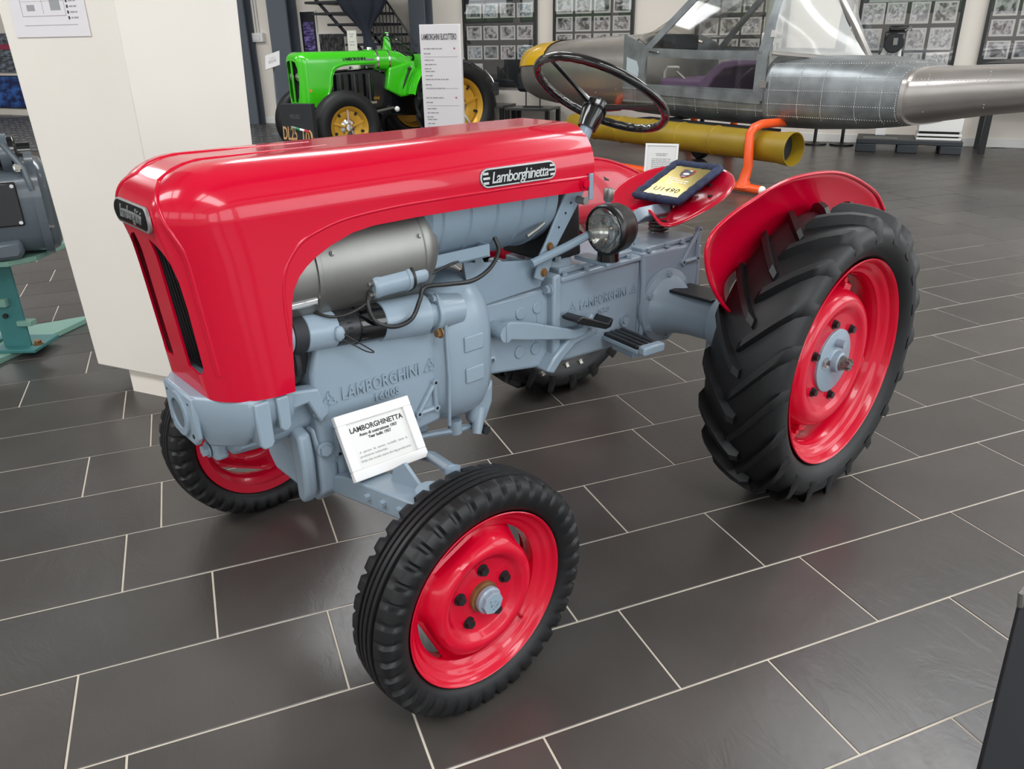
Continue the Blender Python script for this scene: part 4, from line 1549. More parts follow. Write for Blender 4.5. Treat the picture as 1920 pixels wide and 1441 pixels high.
rim2 = catmull([(x, z, 0) for x, z in rimxz])
for sgn in (1, -1):
    rows = []
    ks = (1.0, 0.97, 0.92, 0.84, 0.74, 0.64, 0.56)
    ysf = (0.492, 0.482, 0.468, 0.452, 0.440, 0.432, 0.428)
    for k, y in zip(ks, ysf):
        row = []
        for p in rim2:
            x = -1.372 + (p.x + 1.372) * k
            z = 0.47 + (p.y - 0.47) * k - (0.0 if sgn > 0 else 0.05)
            row.append((x, y * sgn, z))
        rows.append(row)
    fo = MB().grid(rows).build('mudguard', M_red, T, ang=60)
    sm = fo.modifiers.new('thick', 'SOLIDIFY')
    sm.thickness = 0.0025
    MB().tube([(p.x, 0.494 * sgn, p.y - (0.0 if sgn > 0 else 0.05)) for p in rim2], 0.0055, n=8).build('mudguard_bead', M_red, fo, ang=60)
    MB().tube([(-1.10, 0.449 * sgn, 0.94 - 0.025 * (1 - sgn)), (-1.11, 0.436 * sgn, 0.84 - 0.025 * (1 - sgn)), (-1.12, 0.431 * sgn, 0.76 - 0.025 * (1 - sgn))], 0.004, n=8).build('mudguard_seam', M_red, fo)
    MB().tube([(-1.24, 0.34 * sgn, 0.62), (-1.26, 0.39 * sgn, 0.66), (-1.28, 0.428 * sgn, 0.72)], 0.014, n=10).build('mudguard_stay', M_grey2, fo)
    MB().tube([(-1.30, 0.425 * sgn, 0.90), (-1.30, 0.395 * sgn, 0.90)], 0.018, n=12).build('mudguard_bolt', M_red, fo)

# --- things placed on the tractor --------------------------------------------------
SIGNPTS = (Vector((0.113, 0.200, 0.609)), Vector((-0.089, 0.200, 0.601)), Vector((-0.080, 0.285, 0.472)), Vector((0.121, 0.285, 0.475)))
M_print = mat('printed_black', '#2A2A2C', 0.7)
M_paper = mat('paper', '#DAD9D6', 0.8)
M_wframe = mat('white_frame', '#E6E5E3', 0.45)


def lines(par, m, w, h, rows, x0=0.0, thick=0.0022, mt=None, seed=1, jag=True, nm='printed_line', grey=False):
    """rows of tiny word-like print blocks; rows = list of (y, width, x offset)"""
    r_ = random.Random(seed)
    b = MB()
    for y, wd, xo in rows:
        x = xo - wd / 2
        while x < xo + wd / 2:
            l_ = r_.uniform(0.6, 2.4) * thick * 2.2
            x2 = min(x + l_, xo + wd / 2)
            b.box(x, x2, y - thick / 2, y + thick / 2, 0.0004, 0.0008, m)
            x = x2 + thick * 0.7
    return b.build(nm, mt or M_print, par, kind='stuff')


tl, tr_, br_, bl_ = SIGNPTS
cen = (tl + tr_ + br_ + bl_) / 4
mS = TRM @ plane_m(cen, (tr_ - tl), (tl - bl_))
SW_, SH_ = 0.202, 0.156
sign = thing('framed_sign', 'white framed name card leaning on the front axle of the red tractor', 'sign', mS)
b = MB()
for (x0, x1, y0, y1) in ((-SW_ / 2, SW_ / 2, SH_ / 2 - 0.024, SH_ / 2), (-SW_ / 2, SW_ / 2, -SH_ / 2, -SH_ / 2 + 0.024),
                         (-SW_ / 2, -SW_ / 2 + 0.024, -SH_ / 2 + 0.024, SH_ / 2 - 0.024), (SW_ / 2 - 0.024, SW_ / 2, -SH_ / 2 + 0.024, SH_ / 2 - 0.024)):
    b.box(x0, x1, y0, y1, -0.010, 0.006)
b.build('frame', M_wframe, sign, bevel=0.002)
MB().box(-SW_ / 2 + 0.02, SW_ / 2 - 0.02, -SH_ / 2 + 0.02, SH_ / 2 - 0.02, -0.006, -0.002).build('card', M_paper, sign)
I4 = Matrix.Translation((0, 0, -0.0019))
text('title', 'LAMBORGHINETTA', 0.0172, M_print, sign, I4 @ Matrix.Translation((0.0, 0.036, 0.0003)), depth=0.0002, sx=0.95, bold=0.0004)
text('subtitle', 'Anno di costruzione: 1957', 0.0095, M_print, sign, I4 @ Matrix.Translation((0, 0.022, 0.0003)), depth=0.0002, bold=0.0003)
text('subtitle', 'Year built: 1957', 0.0095, M_print, sign, I4 @ Matrix.Translation((0, 0.012, 0.0003)), depth=0.0002, bold=0.0003)
M_fog = mat('print_grey', '#9A9A9C', 0.7)
text('body_text', 'A  partire  da  questo  modello  inizia  la', 0.0080, M_fog, sign, I4 @ Matrix.Translation((0, -0.017, 0.0003)), depth=0.0002)
text('body_text', 'produzione industriale.', 0.0080, M_fog, sign, I4 @ Matrix.Translation((-0.030, -0.027, 0.0003)), depth=0.0002)
text('body_text', 'With this model starts the big production.', 0.0080, M_fog, sign, I4 @ Matrix.Translation((0, -0.038, 0.0003)), depth=0.0002)

# velvet-framed brass plaque lying in the seat
pc = [Vector(p) for p in ((-1.513, -0.153, 0.969), (-1.507, 0.079, 0.967), (-1.272, 0.120, 0.876), (-1.263, -0.087, 0.873))]
mP = TRM @ plane_m(sum(pc, Vector()) / 4 + Vector((0, 0, 0.004)), (0.02, 1, 0.0), (-0.93, 0.16, 0.36))
plq = thing('award_plaque', 'gold plaque in a dark blue velvet frame lying on the red tractor seat', 'plaque', mP)
M_velvet = mat('blue_velvet', '#1A2748', 0.7, vary=0.4, vscale=30, bump=0.5, bscale=60)
b = MB()
PWx, PHy = 0.215, 0.262
pts = []
for i in range(60):
    t = i / 60 * 4
    k, f_ = int(t), t - int(t)
    c_ = [(-1, -1), (1, -1), (1, 1), (-1, 1)]
    a_, b_ = c_[k], c_[(k + 1) % 4]
    wob = 0.0025 * math.sin(i * 2.1) + 0.002 * math.sin(i * 3.7)
    pts.append(((a_[0] + (b_[0] - a_[0]) * f_) * (PWx / 2 - 0.016 + wob), (a_[1] + (b_[1] - a_[1]) * f_) * (PHy / 2 - 0.016 + wob), 0.004 + 0.4 * wob))
b.tube(pts, 0.0165, n=10, closed=True)
b.v = [(x, y, max(-0.008, z * 0.75)) for x, y, z in b.v]
b.build('velvet_frame', M_velvet, plq, ang=60)
MB().box(-PWx / 2 + 0.01, PWx / 2 - 0.01, -PHy / 2 + 0.01, PHy / 2 - 0.01, -0.010, -0.002).build('backing', M_velvet, plq)
M_gold = mat('polished_brass', '#D9C47A', 0.16, metal=1.0)
gp_ = MB().box(-0.075, 0.075, -0.098, 0.098, 0.0, 0.006).build('brass_plate', M_gold, plq, bevel=0.001)
M_navy = mat('enamel_navy', '#20263F', 0.35)
sh = [(-0.024, 0.076), (0.024, 0.076), (0.026, 0.055), (0.018, 0.036), (0, 0.022), (-0.018, 0.036), (-0.026, 0.055)]
MB().prism(sh, 0.006, 0.0068).build('crest', M_navy, gp_)
MB().tube([(x, y, 0.0068) for x, y in sh], 0.0011, n=6, closed=True).build('crest_edge', mat('crest_rim', '#B7402E', 0.4), gp_)
for x0, x1, cc in ((-0.006, 0.003, '#2F8F4F'), (0.003, 0.012, '#EFEFEF'), (0.012, 0.021, '#C02A33')):
    MB().box(x0, x1, 0.0685, 0.0745, 0.0066, 0.0074).build('crest_stripe', mat('stripe' + cc, cc, 0.5), gp_)
MB().ball((0, 0.050, 0.0062), 0.010, 12, 8, (1.5, 0.8, 0.15)).build('crest_figure', M_wframe, gp_)
text('crest_letters', 'ASI', 0.011, M_wframe, gp_, Matrix.Translation((0, 0.033, 0.0069)), depth=0.0003)
M_eng = mat('engraving', '#F4EEDC', 0.5)
lines(gp_, Matrix.Translation((0, 0, 0.0056)), 1, 1, [(0.016, 0.04, -0.03), (0.004, 0.095, 0), (-0.009, 0.085, 0.004), (-0.022, 0.03, -0.02)], thick=0.006, mt=M_eng, nm='engraved_line')
text('engraved_number', 'U1490', 0.036, M_print, gp_, Matrix.Translation((0, -0.062, 0.0062)), depth=0.0003, space=1.15)

# ------------------------------------------------------------------ helicopter body on skids
HM = Matrix((Vector((-0.57, 0.82, 0)).normalized(), Vector((-0.82, -0.57, 0)).normalized(), Vector((0, 0, 1)))).transposed().to_4x4()
HM.translation = Vector((3.302, 7.779, 0))
HE = thing('helicopter', 'bare aluminium helicopter cabin with glazed door, yellow nose and orange skids', 'helicopter', HM)
M_al = mat('riveted_aluminium', '#8F9496', 0.42, metal=0.7, vary=0.30, vscale=5.0, bump=0.05, bscale=14)
M_al2 = mat('polished_aluminium', '#BDB8B4', 0.32, metal=0.85, vary=0.10, vscale=2.5)
M_yel = mat('yellow_paint', '#F2BE0E', 0.3, coat=0.4)
M_olive = mat('olive_yellow_paint', '#977C18', 0.42, vary=0.12, vscale=4)
M_orange = mat('orange_paint', '#F2581E', 0.35, coat=0.2)
M_plexi = clear_mat('plexiglass', (0.97, 0.97, 0.94), 0.05, 0.03)
M_plexi2 = mat('hazy_plexiglass', '#D8D8D4', 0.25)
M_haze = mat('whitish_plexiglass', '#CFCFCB', 0.14, coat=0.4)  # evenly whitish, half-transparent rear panes
M_haze.node_tree.nodes['Principled BSDF'].inputs['Alpha'].default_value = 0.55
M_cabin = mat('cabin_paint', '#A9ADA5', 0.6)
M_purple = mat('purple_fabric', '#6E5877', 0.8, bump=0.3, bscale=90)
M_rivet = mat('rivet', '#E4E2DE', 0.3, metal=0.8)


def sup(u, w, z0, z1, n=32, e=0.7):
    zc, h = (z0 + z1) / 2, (z1 - z0) / 2
    return [(u, w * math.copysign(abs(math.cos(a)) ** e, math.cos(a)), zc + h * math.copysign(abs(math.sin(a)) ** e, math.sin(a)))
            for a in (2 * PI * i / n for i in range(n))]


def lower(u, w, z0, z1, n=17, e=0.62):
    """open U-shaped section of the tub: from the near top edge under the belly to the far top edge"""
    out = []
    for i in range(n):
        a = PI * i / (n - 1)
        c_, s_ = math.cos(a), math.sin(a)
        out.append((u, w * math.copysign(abs(c_) ** e, c_), z1 - (z1 - z0) * abs(s_) ** e))
    return out


NS = [(5.26, 0.06, 0.90, 1.04), (5.18, 0.19, 0.76, 1.17), (5.0, 0.30, 0.65, 1.255), (4.7, 0.40, 0.59, 1.315), (4.3, 0.475, 0.56, 1.345), (3.8, 0.53, 0.555, 1.375),
      (3.3, 0.56, 0.555, 1.395), (2.85, 0.585, 0.555, 1.41), (2.60, 0.597, 0.55, 1.41)]
no = MB().loft([sup(*n_) for n_ in NS]).build('nose', M_al2, HE, ang=50)
cap = MB()
cap.grid([[(p[0], p[1], max(p[2], 0.985 + 0.02 * i)) for p in sup(u + 0.012, w + 0.012, z0 - 0.01, z1 + 0.012)[0:17]] for i, (u, w, z0, z1) in enumerate(NS[:5])])
cap.build('nose_cap', M_yel, HE, ang=50)
# belly tub under the cabin
tub = MB().grid([lower(u, w, z0, 0.90) for u, w, z0 in ((2.62, 0.597, 0.55), (2.0, 0.60, 0.535), (1.3, 0.605, 0.53), (0.62, 0.60, 0.53))])
tub.box(0.62, 2.62, -0.58, 0.58, 0.70, 0.72)
tub.build('belly', M_al, HE, ang=50)
# rear fuselage, a closed riveted barrel
rear = MB().loft([sup(0.64, 0.60, 0.53, 1.225, e=0.55), sup(0.2, 0.585, 0.545, 1.21, e=0.55), sup(-0.25, 0.555, 0.58, 1.185, e=0.58), sup(-0.52, 0.52, 0.615, 1.15, e=0.6), sup(-0.67, 0.485, 0.645, 1.115, e=0.6)])
rf = rear.build('rear_fuselage', M_al, HE, ang=50)
boom = MB().loft([sup(-0.672, 0.47, 0.65, 1.115, e=0.72), sup(-1.2, 0.40, 0.75, 1.14, e=0.76), sup(-2.0, 0.30, 0.87, 1.165, e=0.8), sup(-3.0, 0.20, 0.98, 1.18, e=0.85), sup(-3.6, 0.15, 1.03, 1.18, e=0.9)])
bo = boom.build('tail_boom', M_al2, HE, ang=50)
MB().loft([sup(-0.655, 0.492, 0.64, 1.12, e=0.6), sup(-0.690, 0.488, 0.642, 1.12, e=0.62)]).build('boom_joint', M_al2, HE)


def surf_y(u, z):
    """near-side surface of the rear fuselage"""
    T_ = [(0.64, 0.60, 0.53, 1.225, .55), (0.2, 0.585, 0.545, 1.21, .55), (-0.25, 0.555, 0.58, 1.185, .58), (-0.52, 0.52, 0.615, 1.15, .6), (-0.67, 0.485, 0.645, 1.115, .6)]
    for a, b_ in zip(T_, T_[1:]):
        if a[0] >= u >= b_[0]:
            t = (a[0] - u) / (a[0] - b_[0])
            w, z0, z1, e = [a[i] + (b_[i] - a[i]) * t for i in (1, 2, 3, 4)]
            s_ = min(0.999, abs((z - (z0 + z1) / 2) / ((z1 - z0) / 2)))
            sa = s_ ** (1 / e)
            return w * math.sqrt(1 - sa * sa) ** e
    return 0.5


rv = MB()


def rivet(p, r=0.005):
    rv.add([(p[0] + r * dx, p[1] + 0.0025 + (0.003 if dx == dz == 0 else 0), p[2] + r * dz) for dx, dz in ((0, 0), (1, 0), (0, 1), (-1, 0), (0, -1))],
           [(0, 1, 2), (0, 2, 3), (0, 3, 4), (0, 4, 1)])


for z in (1.13, 1.02, 0.90, 0.78, 0.67):
    for i in range(60):
        u = 0.60 - 1.25 * i / 60
        zz = z + (u - 0.6) * -0.015
        rivet((u, surf_y(u, zz), zz))
for u in (0.58, 0.26, 0.02, -0.30, -0.52, -0.64):
    for i in range(30):
        z = 0.66 + 0.48 * i / 30
        rivet((u, surf_y(u, z), z))
for u in (0.72, 0.95, 1.2, 1.5, 1.8, 2.1, 2.4):
    for i in range(9):
        rivet((u, 0.603 - 0.03 * (1 - i / 8) ** 2, 0.66 + 0.022 * i))
for i in range(70):
    rivet((2.6 - 1.95 * i / 70, 0.603, 0.845))
for u in (-0.85, -1.3, -1.8):
    w = 0.455 + (u + 0.7) * 0.13
    for i in range(14):
        rivet((u, w * (0.99 if 3 < i < 11 else 0.96), 0.76 + (-u - 0.7) * 0.12 + 0.022 * i))
for i in range(60):
    u = -0.72 - i * 0.028
    rivet((u, 0.462 + (u + 0.7) * 0.13, 1.03 + 0.0 * u))
for u in (2.75, 3.15, 3.6):
    for i in range(14):
        a = -0.9 + 1.7 * i / 13
        w, z0, z1 = (0.588, 0.556, 1.41) if u < 3 else ((0.566, 0.555, 1.398) if u < 3.4 else (0.542, 0.555, 1.382))
        s_ = math.copysign(abs(math.sin(a)) ** .7, math.sin(a))
        rivet((u, w * abs(math.cos(a)) ** .7, (z0 + z1) / 2 + (z1 - z0) / 2 * s_))
ro_ = rv.build('rivets', M_rivet, HE, ang=60)
ro_['kind'] = 'stuff'


def strip(par, name, pts, w, t, m, y_of=None):
    """flat metal strip along (u, z) points on the near side"""
    b = MB()
    rows = []
    for i, p in enumerate(pts):
        a, c = Vector(pts[max(0, i - 1)][:2]), Vector(pts[min(len(pts) - 1, i + 1)][:2])
        d = (c - a).normalized()
        n_ = Vector((-d.y, d.x)) * w / 2
        y = p[2]
        rows.append([(p[0] + n_.x, y, p[1] + n_.y), (p[0] + n_.x, y + t, p[1] + n_.y), (p[0] - n_.x, y + t, p[1] - n_.y), (p[0] - n_.x, y, p[1] - n_.y)])
    return b.loft(rows).build(name, m, par)


for sgn in (1, -1):
    ya = lambda z: sgn * (0.598 - 0.12 * max(0, z - 1.22) / 0.7)
    dr = strip(HE, 'door_frame', [(2.27, 0.86, ya(.86)), (2.30, 1.0, ya(1)), (2.27, 1.23, ya(1.23)), (1.98, 1.48, ya(1.48)), (1.62, 1.78, ya(1.78)), (1.45, 1.90, ya(1.9))], 0.075, 0.012 * sgn, M_al)
    strip(dr, 'door_rail', [(2.28, 1.225, ya(1.22)), (1.5, 1.205, ya(1.2)), (0.70, 1.20, ya(1.2))], 0.085, 0.013 * sgn, M_al)
    strip(dr, 'door_sill', [(2.28, 0.845, ya(.85)), (1.5, 0.83, ya(.83)), (0.66, 0.815, ya(.82))], 0.09, 0.013 * sgn, M_al)
    strip(dr, 'door_post', [(0.70, 0.80, ya(.8)), (0.69, 1.2, ya(1.2)), (0.62, 1.6, ya(1.6)), (0.58, 1.90, ya(1.9))], 0.12, 0.014 * sgn, M_al)
    strip(dr, 'door_hinge', [(0.64, 0.92, ya(.92) + .012 * sgn), (0.64, 0.98, ya(.98) + .012 * sgn)], 0.06, 0.012 * sgn, M_al2)
    strip(dr, 'door_hinge', [(0.60, 1.36, ya(1.36) + .012 * sgn), (0.60, 1.42, ya(1.42) + .012 * sgn)], 0.06, 0.012 * sgn, M_al2)
    MB().tube([(2.20, ya(1.23) + 0.02 * sgn, 1.232), (2.14, ya(1.23) + 0.035 * sgn, 1.235), (2.04, ya(1.23) + 0.03 * sgn, 1.222)], [0.008, 0.011, 0.006], n=8).build('door_handle', M_chrome, dr)
    # nose cheek with small window
    strip(HE, 'cheek_panel', [(2.62, 0.90, sgn * .592), (2.44, 0.90, sgn * .598), (2.31, 0.90, sgn * .60)], 0.12, 0.004 * sgn, M_al)
    b = MB()
    b.xz([(2.62, 0.88), (2.62, 1.41), (2.30, 1.30), (2.24, 1.22), (2.24, 0.86)], min(sgn * 0.588, sgn * 0.597), max(sgn * 0.588, sgn * 0.597))
    b.build('cheek', M_al, HE)
    b = MB().xz([(2.56, 0.98), (2.56, 1.17), (2.40, 1.13), (2.36, 1.05), (2.37, 0.97)], min(sgn * 0.597, sgn * 0.601), max(sgn * 0.597, sgn * 0.601))
    b.build('cheek_window', mat('pale_blue_pane', '#B7C2C6', 0.2), HE)
    # glazing
    gz = MB().add([(2.27, ya(1.24), 1.24), (0.70, ya(1.24), 1.24), (0.60, ya(1.88), 1.88), (1.45, ya(1.88), 1.88)], [(0, 1, 2, 3)])
    gz.build('door_window', M_plexi, HE)
    gz = MB().add([(2.25, ya(0.87), 0.87), (0.72, ya(0.86), 0.86), (0.72, ya(1.18), 1.18), (2.27, ya(1.19), 1.19)], [(0, 1, 2, 3)])
    if sgn > 0:
        gz.build('door_window', M_plexi, HE)
    else:
        MB().box(0.70, 2.26, -0.592, -0.582, 0.85, 1.19).build('cabin_lining', mat('cabin_lining', '#CBCDC6', 0.6), HE)
    rows = []
    for (ub, yb, zb), (ut, yt, zt) in (((0.60, .585, 1.225), (0.55, .47, 1.87)), ((0.36, .46, 1.20), (0.50, .34, 1.85)), ((0.12, .24, 1.17), (0.44, .16, 1.80)), ((-0.05, .015, 1.14), (0.40, .012, 1.74))):
        rows.append([(ub + (ut - ub) * t, sgn * (yb + (yt - yb) * t + 0.06 * math.sin(PI * t)), zb + (zt - zb) * t) for t in (0, .2, .4, .6, .8, 1)])
    MB().grid(rows).build('rear_window', M_haze, HE, ang=60)
    if sgn > 0:
        MB().tube([(r[0][0], r[0][1], r[0][2]) for r in rows], 0.02, n=6).build('rear_sill', M_al2, HE)
MB().tube([(-0.20, 0, 1.10), (-0.05, 0.0, 1.15), (0.16, 0, 1.44), (0.40, 0, 1.74), (0.48, 0, 1.9)], [0.03, 0.034, 0.034, 0.034, 0.034], n=6).build('rear_frame', M_al2, HE)
# windscreen bubble and roof frame
rows = []
for u, z, w in ((2.75, 1.405, 0.42), (2.5, 1.47, 0.47), (2.2, 1.60, 0.50), (1.85, 1.79, 0.50), (1.5, 1.93, 0.47)):
    row = []
    for i in range(15):
        a = -PI / 2 + PI * i / 14
        row.append((u - 0.35 * (1 - math.cos(a)), w * math.sin(a) * 1.06, z - 0.10 * (1 - math.cos(a))))
    rows.append(row)
MB().grid(rows).build('windscreen', M_plexi, HE, ang=60)
MB().tube([(p[0], p[1], p[2]) for p in rows[0]], 0.018, n=8).build('windscreen_base', M_al2, HE)
MB().tube([(2.75, 0, 1.41), (2.5, 0, 1.475), (2.2, 0, 1.605), (1.85, 0, 1.795), (1.5, 0, 1.935)], 0.014, n=8).build('windscreen_bar', M_al2, HE)
MB().box(0.45, 1.5, -0.46, 0.46, 1.90, 1.95).build('roof', M_plexi, HE, bevel=0.02)  # unseen roof, made clear so more light falls into the cabin
MB().box(0.25, 0.62, -0.35, 0.35, 1.19, 1.215).build('rear_deck', M_cabin, HE)
# cabin fittings
MB().box(0.645, 0.665, -0.56, 0.56, 0.72, 1.20).build('cabin_bulkhead', M_cabin, HE)
for y in (0.25, -0.25):
    MB().box(1.55, 2.12, y - 0.22, y + 0.22, 0.72, 0.84).build('seat_box', M_cabin, HE, bevel=0.01)
    MB().box(1.56, 2.16, y - 0.22, y + 0.22, 0.84, 0.96).build('cabin_seat', M_purple, HE, bevel=0.035, seg=3)
    bk = MB()
    prof = [(1.62, 0.90), (1.44, 1.06), (1.30, 1.14), (1.08, 1.165), (1.06, 1.10), (1.26, 1.07), (1.38, 0.98), (1.48, 0.83)]
    bk.xz(prof, y - 0.22, y + 0.22).build('seat_back', M_purple, HE, bevel=0.02, seg=3)
MB().tube([(1.95, 0.42, 1.03), (1.76, 0.42, 0.92), (1.58, 0.42, 0.78)], 0.016, n=8).build('control_lever', M_alu, HE)
MB().tube([(2.17, 0.40, 0.73), (2.15, 0.40, 1.02), (2.11, 0.40, 1.07), (1.95, 0.40, 1.07)], 0.014, n=8).build('control_stick', mat('grey_white_tube', '#C9CCC6', 0.5), HE)
MB().box(2.32, 2.50, -0.30, 0.12, 1.22, 1.40).build('instrument_panel', M_blackmat, HE, bevel=0.03)
MB().tube([(1.2, -0.1, 0.72), (1.2, -0.1, 1.95)], 0.05, n=12).build('cabin_post', M_cabin, HE)
MB().tube([(0.95, 0.1, 1.2), (0.98, 0.1, 1.95)], 0.012, n=8).build('cabin_pipe', M_cabin, HE)
MB().box(1.0, 1.1, 0.05, 0.14, 1.28, 1.40).build('gauge_box', M_white, HE, bevel=0.01)
# long tubular float
pr = [(0.06, 0), (0.11, 0.06), (0.132, 0.2), (0.138, 0.4)]
for k in range(6):
    x = 0.5 + k * 0.46
    pr += [(0.139, x), (0.147, x + 0.010), (0.139, x + 0.020)]
pr += [(0.140, 3.12), (0.150, 3.2), (0.153, 3.27), (0.146, 3.27), (0.135, 3.2), (0.13, 2.9), (0.001, 2.9)]
fl = MB().lathe(pr, (3.38, 0.75, 0.415), (-1, 0, 0), 36).build('float_tube', M_olive, HE, ang=30)
MB().cyl((0.23, 0.75, 0.415), (0.232, 0.75, 0.415), 0.13, n=30).build('float_end', M_blackmat, fl)
for sgn in (1, -1):
    ue = 0.27 if sgn > 0 else 2.2
    sk = MB().tube([(ue, sgn * 0.95, 0.045), (3.6, sgn * 0.95, 0.045), (4.0, sgn * 0.95, 0.07), (4.4, sgn * 0.95, 0.16), (4.75, sgn * 0.95, 0.33)], 0.042, n=14).build('skid', M_orange, HE)
    MB().ball((ue - 0.005, sgn * 0.95, 0.045), 0.041, 14, 8).build('skid_tip', M_white, sk)
    MB().ball((4.755, sgn * 0.95, 0.333), 0.041, 14, 8).build('skid_tip', mat('tip_cream', '#E9C9B4', 0.5), sk)
    for u0, u1 in (((0.46, 0.48), (2.86, 2.98)) if sgn > 0 else ((2.2, 2.3), (2.86, 2.96))):
        MB().tube([(u0, sgn * 0.40, 0.61), (u0, sgn * 0.80, 0.615), (u0 + 0.005, sgn * 0.90, 0.59), (u0 + 0.015, sgn * 0.94, 0.54), (u1 - 0.03, sgn * 0.95, 0.24), (u1, sgn * 0.95, 0.12), (u1, sgn * 0.95, 0.05)],
                  [0.04, 0.042, 0.042, 0.042, 0.045, 0.052, 0.085], n=12).build('skid_leg', M_orange, HE)
for u in (0.75, 1.9):
    MB().tube([(u, -0.5, 0.55), (u, 0.72, 0.55)], 0.018, n=8).build('cross_tube', M_blackmat, HE)
MB().box(0.5, 2.3, 0.45, 0.66, 0.52, 0.545).build('float_mount', M_blackmat, HE)
MB().lathe([(0.04, -0.05), (0.11, -0.05), (0.125, -0.03), (0.125, 0.03), (0.11, 0.05), (0.04, 0.05)], (2.3, -0.43, 0.125), (0, 1, 0), 28).build('ground_wheel', M_rub, HE)
MB().tube([(2.3, -0.43, 0.125), (2.3, -0.43, 0.56)], 0.025, n=8).build('wheel_leg', M_blackmat, HE)
MB().tube([(1.6, 0.45, 0.53), (1.5, 0.5, 0.50), (1.42, 0.52, 0.50)], 0.02, n=8).build('belly_pipe', M_chrome, HE)

# ------------------------------------------------------------------ green tractor
M_green = mat('green_enamel', '#3DBE17', 0.18, coat=0.7)
M_blk = mat('black_gloss', '#0E0F12', 0.22, coat=0.4)
M_goldp = mat('gold_paint', '#C7962E', 0.35, metal=0.3)
GM = Matrix.Translation((-2.28, 10.435, 0.006)) @ Matrix.Rotation(math.radians(216), 4, 'Z')
G = thing('tractor', 'bright green tractor with black engine and gold wheel centres, behind the red tractor', 'tractor', GM)
go = rounded_shell(-0.8, 0.40, 0.225, 0.4, 1.262, 0.12, 0.11, 0.10, 0.025)
gi = rounded_shell(-1.2, 0.39, 0.215, 0.2, 1.252, 0.11, 0.10, 0.09, 0.03)
gh = bpy.data.objects.new('bonnet', welded(go, 'bonnet', M_green))
COL.objects.link(gh)
garch = [(0.10, 0.2), (0.10, 0.67), (0.02, 0.80), (-0.015, 0.88), (-0.03, 0.98), (-0.07, 1.05), (-0.14, 1.085), (-0.24, 1.10), (-1.3, 1.11), (-1.3, 0.2)]
gl1 = [(0.02, 0.70), (0.09, 0.69), (0.14, 0.76), (0.165, 0.92), (0.16, 1.08), (0.13, 1.15), (0.02, 1.17)]
bool_cut(gh, [welded(gi, 'c', None), MB().xz(garch, -0.6, 0.6).mesh('c', None), MB().box(-2, -0.62, -1, 1, 0, 2).mesh('c', None), MB().box(-2, 2, -1, 1, 0, 0.64).mesh('c', None),
              MB().yz(gl1, 0.3, 0.6).mesh('c', None), MB().yz([(-y, z) for y, z in gl1][::-1], 0.3, 0.6).mesh('c', None)])
gh.data.polygons.foreach_set('use_smooth', [True] * len(gh.data.polygons))
gh.data.set_sharp_from_angle(angle=math.radians(28))
gh.parent = G
MB().tube([(p.x, 0.226, p.y) for p in catmull([(0.11, 0.70, 0), (0.035, 0.82, 0), (0.0, 0.98, 0), (-0.05, 1.07, 0), (-0.14, 1.105, 0), (-0.24, 1.118, 0), (-0.62, 1.128, 0)])], 0.012, n=8).build('bonnet_ridge', M_green, gh)
MB().box(0.29, 0.315, -0.165, 0.165, 0.66, 1.19).build('grille_mesh', M_gap, G)
for y in (0.09, -0.09):
    lampo = MB().lathe([(0.001, 0.02), (0.035, 0.016), (0.052, 0.0), (0.054, -0.02), (0.03, -0.06)], (0.365, y, 0.985), (1, 0, 0), 26).build('headlamp', M_chrome, G)
MB().cyl((0.28, 0.222, 0.83), (0.28, 0.229, 0.83), 0.020, n=16).build('bonnet_knob', M_goldp, gh)
text('name_script', 'LAMBORGHINI', 0.05, M_blackmat, gh, plane_m((-0.33, 0.2275, 1.170), (-1, 0, 0), (0, 0, 1)), depth=0.002, bold=0.001, space=0.9)
MB().box(-0.60, -0.48, 0.224, 0.232, 1.150, 1.172).build('chrome_flash', M_chrome, gh)
# cowl, tank and chrome bands
cw = MB().loft([sup(-0.62, 0.225, 1.02, 1.27, e=.6), sup(-0.84, 0.225, 1.02, 1.27, e=.6), sup(-1.0, 0.22, 0.98, 1.25, e=.6), sup(-1.2, 0.20, 0.75, 1.15, e=.6)])
cw.build('cowl', M_green, G, ang=50)
MB().loft([sup(-0.64, 0.232, 1.0, 1.276, e=.6), sup(-0.67, 0.232, 1.0, 1.276, e=.6)]).build('chrome_band', M_chrome, G)
MB().loft([sup(-0.81, 0.232, 1.0, 1.276, e=.6), sup(-0.83, 0.232, 1.0, 1.276, e=.6)]).build('chrome_band', M_chrome, G)
MB().lathe([(0.001, 0.03), (0.035, 0.028), (0.04, 0.0)], (-0.66, 0, 1.27), (0, 0, 1), 20).build('tank_cap', M_chrome, G)
MB().loft([[(-0.86, y, 1.26) for y in (-0.03, 0.03)] + [(-0.96, 0.03, 1.26), (-0.96, -0.03, 1.26)], [(-0.90, -0.012, 1.47), (-0.90, 0.012, 1.47), (-0.94, 0.012, 1.47), (-0.94, -0.012, 1.47)]]).build('horn_post', M_green, G)
for y0, y1 in ((0.10, 0.24), (-0.24, -0.10)):
    MB().xz([(-0.80, 1.05), (-0.75, 0.80), (-0.95, 0.70), (-1.20, 0.72), (-1.30, 0.95), (-1.10, 1.12)], y0, y1).build('cowl_side', M_green, G, bevel=0.02)
